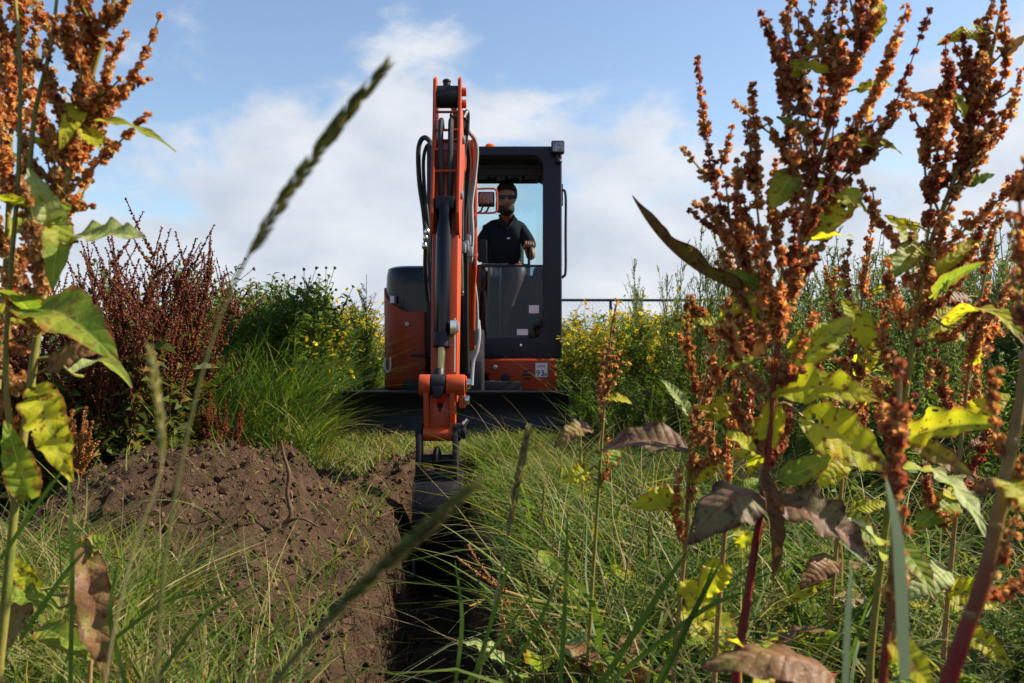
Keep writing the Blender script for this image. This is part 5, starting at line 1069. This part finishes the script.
# ---- F: slender dock left of A
dock_plant('dock_plant', 'slender dock with knotted seed clusters left of the red-stemmed dock', [(672, 700), (678, 620), (686, 540), (690, 460), (700, 400), (716, 350), (728, 330)], 1.7,
    [([(716, 350), (700, 310), (686, 330)], 0.011), ([(700, 400), (690, 360), (686, 302)], 0.010), ([(690, 450), (706, 400), (712, 380)], 0.010), ([(688, 470), (700, 440), (715, 410)], 0.010), ([(686, 520), (695, 480), (712, 450)], 0.009), ([(684, 545), (676, 510), (680, 470)], 0.009), ([(705, 390), (725, 370), (735, 350)], 0.010), ([(690, 470), (725, 450), (742, 410)], 0.010)],
    [((688, 450), (600, 452, 1.75), 0.10, 'leaf_purple', dict(up=(0, -0.5, 0.85), arch=0.16, wave=0.15)), ((684, 500), (632, 508, 1.7), 0.07, 'leaf_yellow', dict(up=(0, -0.7, 0.7), arch=0.1)), ((686, 480), (722, 465, 1.7), 0.045, 'leaf_yellow', dict(up=(0, -0.8, 0.5))), ((682, 580), (716, 640, 1.65), 0.07, 'leaf_yellow', dict(up=(0.2, -0.8, 0.4), wave=0.4)), ((690, 420), (662, 380, 1.75), 0.03, 'leaf_pale', dict(up=(0.2, -0.8, 0.4)))],
    'stem_tan', None, 'seed_tan', 0.0045, 0)
# ---- more docks filling the right third
dock_plant('dock_plant', 'mid-distance dock with rusty spikes between the red stem and the far right dock', [(822, 720), (832, 600), (842, 480), (852, 380), (862, 300), (872, 240)], 1.95,
    [([(862, 300), (868, 250), (878, 200)], 0.011), ([(855, 350), (835, 310), (826, 268)], 0.011), ([(850, 400), (872, 350), (884, 310)], 0.011), ([(845, 440), (825, 400), (818, 360)], 0.010), ([(842, 470), (862, 430), (868, 395)], 0.010), ([(858, 320), (846, 280), (850, 240)], 0.010)],
    [((845, 450), (815, 490, 1.9), 0.07, 'leaf_yellow', dict(up=(0.2, -0.8, 0.4))), ((838, 520), (880, 545, 1.9), 0.08, 'leaf_green', dict(up=(0, -0.7, 0.6))), ((852, 375), (880, 350, 1.95), 0.05, 'leaf_yellow', dict(up=(0, -0.8, 0.4))), ((835, 560), (800, 590, 1.9), 0.07, 'leaf_brown', dict(up=(0, -0.6, 0.7)))], 'stem_tan', None, 'seed', 0.005, 4, autoleaf=12)
dock_plant('dock_plant', 'dock with dense rust seeds low at the right, under the big yellow leaf', [(940, 720), (946, 620), (955, 520), (962, 430), (972, 350), (984, 280), (996, 225)], 1.75,
    [([(984, 280), (990, 240), (1004, 195)], 0.012), ([(975, 330), (955, 290), (945, 250)], 0.012), ([(968, 380), (992, 330), (1008, 290)], 0.012), ([(962, 430), (942, 390), (936, 350)], 0.011), ([(955, 500), (980, 450), (992, 410)], 0.011), ([(952, 540), (930, 500), (925, 465)], 0.010), ([(960, 450), (975, 400), (978, 365)], 0.011)],
    [((955, 500), (915, 530, 1.7), 0.07, 'leaf_green', dict(up=(0, -0.7, 0.6))), ((965, 420), (1010, 395, 1.75), 0.06, 'leaf_yellow', dict(up=(0, -0.8, 0.5))), ((948, 590), (1000, 610, 1.7), 0.08, 'leaf_yellow', dict(up=(0, -0.7, 0.6))), ((948, 570), (905, 600, 1.7), 0.07, 'leaf_pale', dict(up=(0, -0.7, 0.6)))], 'stem_tan', None, 'seed', 0.005, 6, autoleaf=12)
dock_plant('dock_plant', 'dock with drooping rust spikes close left of the red-stemmed dock', [(712, 720), (718, 620), (726, 520), (734, 430), (742, 340), (746, 270)], 1.6,
    [([(742, 340), (735, 290), (728, 245)], 0.011), ([(738, 380), (752, 330), (756, 290)], 0.011), ([(736, 420), (718, 380), (712, 345)], 0.011), ([(732, 460), (748, 420), (752, 385)], 0.011), ([(730, 490), (712, 455), (708, 425)], 0.010), ([(745, 290), (742, 260), (748, 225)], 0.010)],
    [((738, 400), (705, 420, 1.6), 0.05, 'leaf_yellow', dict(up=(0, -0.8, 0.4))), ((744, 300), (720, 320, 1.6), 0.04, 'leaf_yellow', dict(up=(0, -0.8, 0.4))), ((724, 560), (700, 600, 1.6), 0.06, 'leaf_yellow', dict(up=(0, -0.8, 0.4))), ((736, 430), (770, 440, 1.6), 0.05, 'leaf_green', dict(up=(0, -0.8, 0.4)))], 'stem_tan', None, 'seed', 0.0048, 5, autoleaf=9)
# ---- withered leaf plant at bottom right centre
dock_plant('withered_dock', 'withered dock rosette with a brown and yellow leaf at the bottom edge', [(765, 800), (768, 735), (770, 700)], 1.0, [],
    [((835, 676), (700, 668, 0.98), 0.065, 'leaf_brown', dict(up=(0, -0.45, 0.9), arch=0.16, wave=0.14, fold=-0.4)), ((770, 700), (860, 705, 1.0), 0.06, 'leaf_brown', dict(up=(0, -0.6, 0.8))), ((765, 710), (728, 640, 1.15), 0.05, 'leaf_yellow', dict(up=(0.3, -0.8, 0.2)))], 'stem_red', None, 'seed', 0.004)
# ---- small dock centre-right, thin stalk with yellow leaves
dock_plant('young_dock', 'thin green dock stalk with yellow drooping leaves beside the flower bank', [(588, 660), (592, 590), (598, 500), (604, 410), (610, 340), (616, 305)], 2.0,
    [([(604, 410), (610, 360), (617, 300)], 0.008, 'seed_tan'), ([(602, 430), (600, 390), (606, 340)], 0.007, 'seed_tan'), ([(599, 490), (606, 470), (608, 440)], 0.006, 'seed_tan')],
    [((590, 470), (565, 482, 1.98), 0.05, 'leaf_yellow', dict(up=(0.2, -0.8, 0.5))), ((592, 428), (554, 448, 1.95), 0.055, 'leaf_brown', dict(up=(0.1, -0.6, 0.7), arch=0.2)), ((606, 398), (632, 404, 2.0), 0.03, 'leaf_yellow', dict(up=(0, -0.6, 0.7))), ((600, 470), (618, 440, 2.05), 0.05, 'leaf_green', dict(up=(0.3, -0.8, 0.2)))], 'stem_green', None, 'seed_tan', 0.0045, 0, 0.02, 0.7)
# ---- E: left dock
dock_plant('dock_plant', 'tall green-stemmed dock with brown seed clusters and broad leaves at the left edge', [(-4, 700), (6, 600), (18, 480), (34, 360), (46, 280), (60, 210), (76, 135), (94, 70), (112, 10), (120, -25)], 1.25,
    [([(84, 108), (118, 95), (140, 65), (160, 16)], 0.0085, 'seed'), ([(80, 118), (100, 95), (112, 60), (126, 34)], 0.010), ([(76, 130), (102, 110), (105, 70)], 0.010), ([(64, 195), (78, 205), (92, 165)], 0.009), ([(56, 225), (80, 190), (90, 170)], 0.008),
     ([(100, 50), (86, 20), (90, -20)], 0.012), ([(90, 80), (70, 40), (72, -10)], 0.013), ([(76, 135), (52, 90), (46, 40)], 0.013), ([(70, 165), (40, 120), (22, 70)], 0.013), ([(60, 210), (35, 170), (20, 130)], 0.013), ([(60, 205), (66, 150), (62, 100)], 0.012), ([(108, 25), (122, 8), (132, -15)], 0.011), ([(52, 245), (30, 215), (12, 180)], 0.013), ([(48, 270), (30, 250), (22, 215)], 0.012), ([(42, 300), (20, 280), (8, 240)], 0.012), ([(38, 330), (15, 310), (0, 270)], 0.012), ([(36, 345), (12, 350), (2, 320)], 0.011), ([(94, 70), (50, 30), (30, -10)], 0.013), ([(80, 115), (100, 140), (96, 120)], 0.009), ([(30, 390), (10, 380), (2, 350)], 0.011), ([(24, 430), (8, 420), (0, 390)], 0.010)],
    [((66, 242), (146, 238, 1.2), 0.075, 'leaf_pale', dict(up=(0, -0.55, 0.85), arch=0.06, wave=0.18)), ((84, 122), (176, 152, 1.22), 0.022, 'leaf_green', dict(up=(0, -0.4, 0.9), arch=0.10, wave=0.3)), ((58, 245), (28, 168, 1.2), 0.05, 'leaf_pale', dict(up=(0.4, -0.8, 0.2))), ((30, 310), (118, 362, 1.12), 0.10, 'leaf_green', dict(up=(0, -0.6, 0.8), arch=0.12, wave=0.15, fold=0.35)), ((36, 385), (72, 482, 1.2), 0.065, 'leaf_yellow', dict(up=(0.3, -0.9, 0.2), wave=0.35)), ((40, 330), (-10, 290, 1.15), 0.07, 'leaf_green', dict(up=(0, -0.6, 0.8))), ((72, 374), (132, 388, 1.5), 0.035, 'leaf_pale', dict(up=(0, -0.5, 0.8))), ((30, 500), (5, 420, 1.2), 0.05, 'leaf_green', dict(up=(0.4, -0.8, 0.2))),
     ((62, 200), (40, 232, 1.22), 0.05, 'leaf_green', dict(up=(0.3, -0.8, 0.3))), ((84, 105), (60, 150, 1.2), 0.03, 'leaf_yellow', dict(up=(0.3, -0.8, 0.3))), ((60, 215), (52, 290, 1.2), 0.045, 'leaf_green', dict(up=(0.4, -0.8, 0.1))), ((80, 82), (110, 104, 1.28), 0.026, 'leaf_green', dict(up=(0, -0.7, 0.6))), ((92, 75), (76, 112, 1.24), 0.028, 'leaf_brown', dict(up=(0, -0.8, 0.3)))],
    'stem_green', None, 'seed_tan', 0.0062, 24, 0.06, 1.05, autoleaf=8, extra_stems=([(46, 285), (30, 210), (34, 120), (50, 50), (58, -10)], [(16, 480), (6, 380), (10, 280), (18, 180), (20, 60), (14, -10)]))
# second left stem
dock_plant('dock_plant', 'shaded dock crowded behind the leaves at the very left edge', [(-30, 720), (-22, 600), (-8, 450), (2, 330), (8, 220), (12, 110), (18, 20), (20, -20)], 1.4,
    [([(8, 220), (22, 170), (30, 130)], 0.013), ([(12, 110), (30, 70), (36, 20)], 0.013), ([(14, 90), (2, 50), (0, 0)], 0.013), ([(6, 260), (-6, 220), (-8, 170)], 0.013), ([(4, 300), (18, 270), (26, 240)], 0.012), ([(10, 160), (-6, 130), (-10, 80)], 0.013), ([(16, 50), (24, 10), (22, -20)], 0.012), ([(12, 130), (40, 100), (52, 70)], 0.011), ([(2, 330), (14, 320), (20, 290)], 0.011)],
    [((8, 240), (60, 215, 1.35), 0.05, 'leaf_green', dict(up=(0, -0.8, 0.4))), ((4, 300), (48, 330, 1.4), 0.05, 'leaf_yellow', dict(up=(0, -0.8, 0.4)))], 'stem_green', None, 'seed_tan', 0.0055, 16, 0.05)
# low left leaves
dock_plant('withered_dock', 'low dock with a red-brown curled leaf at bottom left', [(86, 760), (92, 640), (98, 560), (92, 545)], 1.55, [],
    [((84, 545), (108, 684, 1.5), 0.075, 'leaf_brown', dict(up=(0.35, -0.85, 0.1), arch=0.08, wave=0.3, fold=0.3)), ((78, 560), (106, 535, 1.56), 0.05, 'leaf_green', dict(up=(0, -0.8, 0.5))), ((60, 608), (-5, 600, 1.5), 0.07, 'leaf_green', dict(up=(0, -0.4, 0.9), arch=0.12)), ((40, 628), (92, 660, 1.5), 0.06, 'leaf_green', dict(up=(0, -0.6, 0.8))), ((30, 600), (0, 660, 1.5), 0.06, 'leaf_brown', dict(up=(0, -0.6, 0.8))), ((40, 590), (8, 555, 1.55), 0.04, 'leaf_yellow', dict(up=(0, -0.8, 0.4)))], 'stem_tan', None, 'seed', 0.004)
# low rosettes of broad leaves in the tangled grass
ADJ = ['yellowing', 'brown withered', 'fresh green', 'yellow and brown', 'red-brown', 'pale green']
for i, (px, py, Y_, mt) in enumerate([(560, 590, 2.7, 2), (640, 570, 2.6, 0), (735, 640, 1.9, 3), (800, 600, 2.0, 2), (830, 640, 1.7, 5), (905, 620, 1.9, 0), (960, 640, 1.8, 2), (850, 540, 2.6, 1), (930, 520, 2.7, 4), (980, 560, 2.3, 3), (700, 520, 3.2, 5), (620, 660, 1.9, 1), (790, 470, 3.3, 2), (535, 660, 2.1, 5)]):
    c = W(px, py, Y_); c[2] = float(gz(c[0], c[1])); root = empty('dock_rosette', c)
    where = ['near the trench', 'below the thin dock stalk', 'left of the red stem base', 'right of the red stem', 'at the lower right', 'behind the pale near blade', 'beside the thick near stem', 'under the yellow leaves', 'in the shade of the right bank', 'at the right edge', 'under the purple leaf', 'at the bottom edge', 'behind the red-stemmed dock', 'beside the fallen dock'][i]
    tag(root, ADJ[mt] + ' low dock rosette ' + where, 'dock')
    for k in range(int(rng.integers(4, 7))):
        a_ = rng.uniform(0, 6.283); ln = rng.uniform(0.09, 0.19); el_ = rng.uniform(0.35, 1.1); dv = np.array([math.cos(a_) * math.cos(el_), math.sin(a_) * math.cos(el_), math.sin(el_)])
        l = PB(); m_ = [['leaf_yellow', 'leaf_green'], ['leaf_brown', 'leaf_brown'], ['leaf_green', 'leaf_green'], ['leaf_yellow', 'leaf_brown'], ['leaf_purple', 'leaf_brown'], ['leaf_pale', 'leaf_green']][mt][k % 2]
        l.tube([c, c + dv * ln * 0.35 + (0, 0, 0.02), c + dv * ln * 0.6 + (0, 0, 0.05)], 0.002, 'stem_green', 5); b0 = c + dv * ln * 0.6 + np.array([0, 0, 0.05]); leaf(l, b0, b0 + dv * ln * np.array([1, 1, 0.5]), ln * 0.38, m_, arch=0.15, wave=0.25, nu=16, nv=8); l.build('leaf', root)
# rust-coloured low seed heads at the foot of the thicket
for (px, py, Y_, lab) in ((75, 440, 3.9, 'low rust-orange dock seed head at the left foot of the thicket'), (205, 425, 5.0, 'rust-red withered dock stalk behind the top of the spoil heap'), (225, 432, 5.1, 'rust-red leaning dock stalk right behind the spoil heap')):
    sp = []
    for k in range(7): dx_ = rng.normal() * 16; sp.append(([(px + dx_ * .3, py + 40, Y_), (px + dx_ * .7, py + 12, Y_), (px + dx_, py - 18 - rng.uniform(0, 18), Y_)], 0.012, 'seed_orange' if Y_ < 4.5 else 'seed_dark'))
    dock_plant('withered_dock', lab, [(px, py + 70, Y_), (px + 1, py + 30, Y_), (px + 2, py - 5, Y_)], Y_, sp, [], 'stem_tan' if Y_ < 4.5 else 'stem_red', None, 'seed_orange', 0.005)
# fallen dock across the trench edge
root = empty('fallen_dock', W(560, 608, 2.35)); tag(root, 'broken dock lying over the trench edge with orange-brown seeds', 'dock')
s = PB(); s.tube(smooth_path([W(642, 614, 2.45), W(590, 611, 2.42), W(540, 602, 2.4), (W(505, 592, 2.4))], 14), np.linspace(0.0065, 0.006, 14), 'stem_green', 8); s.build('stem', root)
for pts in ([(510, 593), (480, 575), (455, 556)], [(500, 590), (478, 562), (468, 545)], [(505, 595), (515, 615), (545, 640)], [(500, 596), (505, 630), (520, 660)], [(515, 600), (535, 615), (560, 625)], [(500, 600), (530, 640), (528, 676)], [(505, 592), (485, 600), (470, 606)], [(520, 600), (560, 640), (580, 665)], [(508, 600), (498, 640), (512, 668)]):
    Q = smooth_path([W(p[0], p[1], 2.4 + rng.normal() * 0.03) for p in pts], 14); s = PB(); s.tube(Q, 0.0018, 'stem_tan', 4); spike_seeds(s, Q, 6, 0.011, 0.006, 0.0048, 'seed_orange' if pts[-1][1] < 610 else 'seed_tan', 0.4); s.build('seed_spike', root)
# exposed root on the heap
Y_ = 3.55; rp_ = smooth_path([W(283, 580, Y_), W(291, 566, Y_), W(287, 545, Y_), W(289, 525, Y_), W(284, 508, Y_), W(281, 492, Y_)], 20)
b0 = rp_[0]; rp_[:, 2] += float(gz(b0[0], b0[1])) - 0.02 - b0[2]
root = empty('root_stick', rp_[0]); tag(root, 'bare brown root sticking up out of the spoil heap', 'root'); s = PB(); s.tube(rp_, np.linspace(0.012, 0.0045, 20) * (1 + rng.normal(size=20) * 0.12), 'root', 7); s.build('shaft', root)
s = PB(); s.tube(smooth_path([rp_[2], rp_[2] + (0.06, -0.02, 0.015), rp_[2] + (0.13, -0.02, -0.02)], 8), np.linspace(0.008, 0.003, 8), 'root', 6); s.build('side_root', root)

# ================================================================== single grass stalks close to the camera
def stalk(label, pts, Y, spike_from, r=0.0011, srad=0.0028, mat='spike', leafs=(), head=True, name='grass_stalk'):
    P = smooth_path([W(p[0], p[1], p[2] if len(p) > 2 else Y) for p in pts], 40); b0 = P[0]; g0 = float(gz(b0[0], b0[1])); root = empty(name, (b0[0], b0[1], g0)); tag(root, label, 'grass')
    full = np.vstack([[b0[0] - 0.01, b0[1], g0 - 0.01], P]) if b0[2] > g0 + 0.02 else P
    s = PB(); s.tube(full, np.linspace(r * 1.3, r * 0.8, len(full)), mat, 6); s.build('stem', root)
    if head:
        h = PB(); Q = along(P, np.linspace(spike_from, 1, 60)); Ln = np.linalg.norm(Q[-1] - Q[0]); n = int(Ln / 0.0006); t = np.linspace(0, 1, n); C = along(Q, t)
        T, A, B_ = frames(Q); dirn = unit(Q[-1] - Q[0]); prof = srad * np.sin(np.pi * np.clip(0.12 + 0.86 * t, 0, 1)) ** 0.6
        a_ = rng.uniform(0, 6.283, n); off = (np.cos(a_)[:, None] * A[(t * 59).astype(int)] + np.sin(a_)[:, None] * B_[(t * 59).astype(int)])
        D = dirn * 1.0 + off * 0.30; small_leaves(h, C + off * prof[:, None] * 0.45, D, 0.011 * (srad / 0.0028) ** 0.5, prof * 1.6, mat, None, 0.05); h.build('seed_head', root)
    for lf in leafs:
        l = PB(); Q = smooth_path([W(p[0], p[1], p[2] if len(p) > 2 else Y) for p in lf[0]], 14); wd = lf[1] * np.sin(np.pi * np.clip(np.linspace(0.25, 1, 14), 0, 1)) ** 0.7 / 2; sdv = unit(np.cross(Q[-1] - Q[0], (0.2, -0.9, 0.4)))
        PV = np.stack([Q - sdv * wd[:, None], Q + sdv * wd[:, None] + np.array([0, 0.001, 0.0])], 1); k = np.arange(13) * 2; l.put(PV, np.stack([k, k + 1, k + 3, k + 2], 1), lf[2] if len(lf) > 2 else 'grass_lush', np.repeat(np.linspace(0, 1, 14), 2), None, 0.6); l.build('blade', root)
    return root
stalk('blurred dark grass seed head slanting across the sky left of the excavator', [(150, 780), (165, 560), (195, 400), (225, 305), (262, 232), (312, 160), (350, 110), (385, 69)], 0.55, 0.52, 0.0009, 0.0029)
stalk('blurred green grass stalk slanting up across the trench towards the bucket', [(235, 740), (278, 678), (335, 612), (390, 560), (430, 525), (475, 486)], 0.50, 0.36, 0.0016, 0.0030)
stalk('thin pale blurred grass stalk in front of the spoil heap', [(95, 760), (112, 640), (135, 545), (155, 490), (163, 450), (157, 400), (150, 352)], 0.60, 0.62, 0.0008, 0.0020, 'spike_pale')
stalk('pale upright timothy stalk in front of the trench right of the bucket', [(470, 720), (485, 650), (500, 575), (512, 510), (522, 460), (528, 430)], 1.55, 0.52, 0.0018, 0.0050, 'spike_pale')
stalk('dry stalk with loose pale panicle rising beside the flower bank', [(610, 700), (622, 600), (640, 500), (655, 450), (664, 420)], 2.1, 0.7, 0.0022, 0.0035, 'spike_pale')
stalk('pale green broad grass blade standing close at lower right', [(892, 700), (895, 690)], 0.75, 0.5, 0.001, 0.002, 'spike_pale', [([(905, 680), (902, 600), (897, 530), (886, 476)], 0.013, 'pale_blade'), ([(845, 700), (848, 620), (852, 560)], 0.007, 'pale_blade')], False, 'grass_plant')
stalk('long green grass blades fanning up from the bottom edge right of centre', [(640, 720), (642, 700)], 1.3, 0.5, 0.001, 0.002, 'grass', [([(590, 700), (630, 640), (668, 580), (692, 545)], 0.010), ([(650, 700), (690, 620), (722, 560)], 0.010), ([(600, 690), (700, 612), (752, 590)], 0.008), ([(560, 700), (565, 600), (568, 500)], 0.007), ([(655, 700), (700, 600), (716, 558)], 0.006)], False, 'grass_plant')
stalk('upright green grass blades standing in front of the trench', [(478, 735), (480, 705)], 1.5, 0.5, 0.001, 0.002, 'grass', [([(455, 690), (462, 620), (455, 560)], 0.007), ([(470, 690), (498, 600), (515, 540)], 0.007), ([(500, 690), (540, 620), (565, 560)], 0.006), ([(460, 690), (500, 640), (545, 575)], 0.006)], False, 'grass_plant')
stalk('long thin grass blades crossing the bottom left corner', [(150, 735), (150, 715)], 1.2, 0.5, 0.001, 0.002, 'grass', [([(70, 690), (72, 560), (68, 470)], 0.006), ([(20, 640), (60, 580), (90, 545)], 0.007), ([(0, 560), (40, 500), (75, 455)], 0.006), ([(100, 650), (170, 600), (240, 590)], 0.006), ([(150, 690), (200, 620), (260, 580)], 0.006), ([(130, 700), (110, 620), (118, 560)], 0.006)], False, 'grass_plant')
for i, (px, py, tx, ty, Y_) in enumerate([(545, 690, 520, 560, 1.9), (575, 640, 580, 430, 2.3), (630, 650, 650, 520, 2.0), (520, 620, 545, 480, 2.6), (560, 600, 535, 500, 2.7)]):
    stalk(['short grass stalk right of the trench near the bottom edge', 'tall thin grass stalk beside the yellow-leaved dock stalk', 'leaning grass stalk below the purple leaf', 'slim grass stalk behind the timothy stalk', 'faint grass stalk leaning left behind the fallen dock'][i], [(px, py), ((px + tx) / 2 + 6, (py + ty) / 2), (tx, ty)], Y_, 0.7, 0.0014, 0.0028, 'spike_pale' if i % 2 else 'spike')
for e in [e for k in PROTO.values() for e in k]:
    if not e[2]:
        for c in e[1]: bpy.data.objects.remove(c)
        bpy.data.objects.remove(e[0])
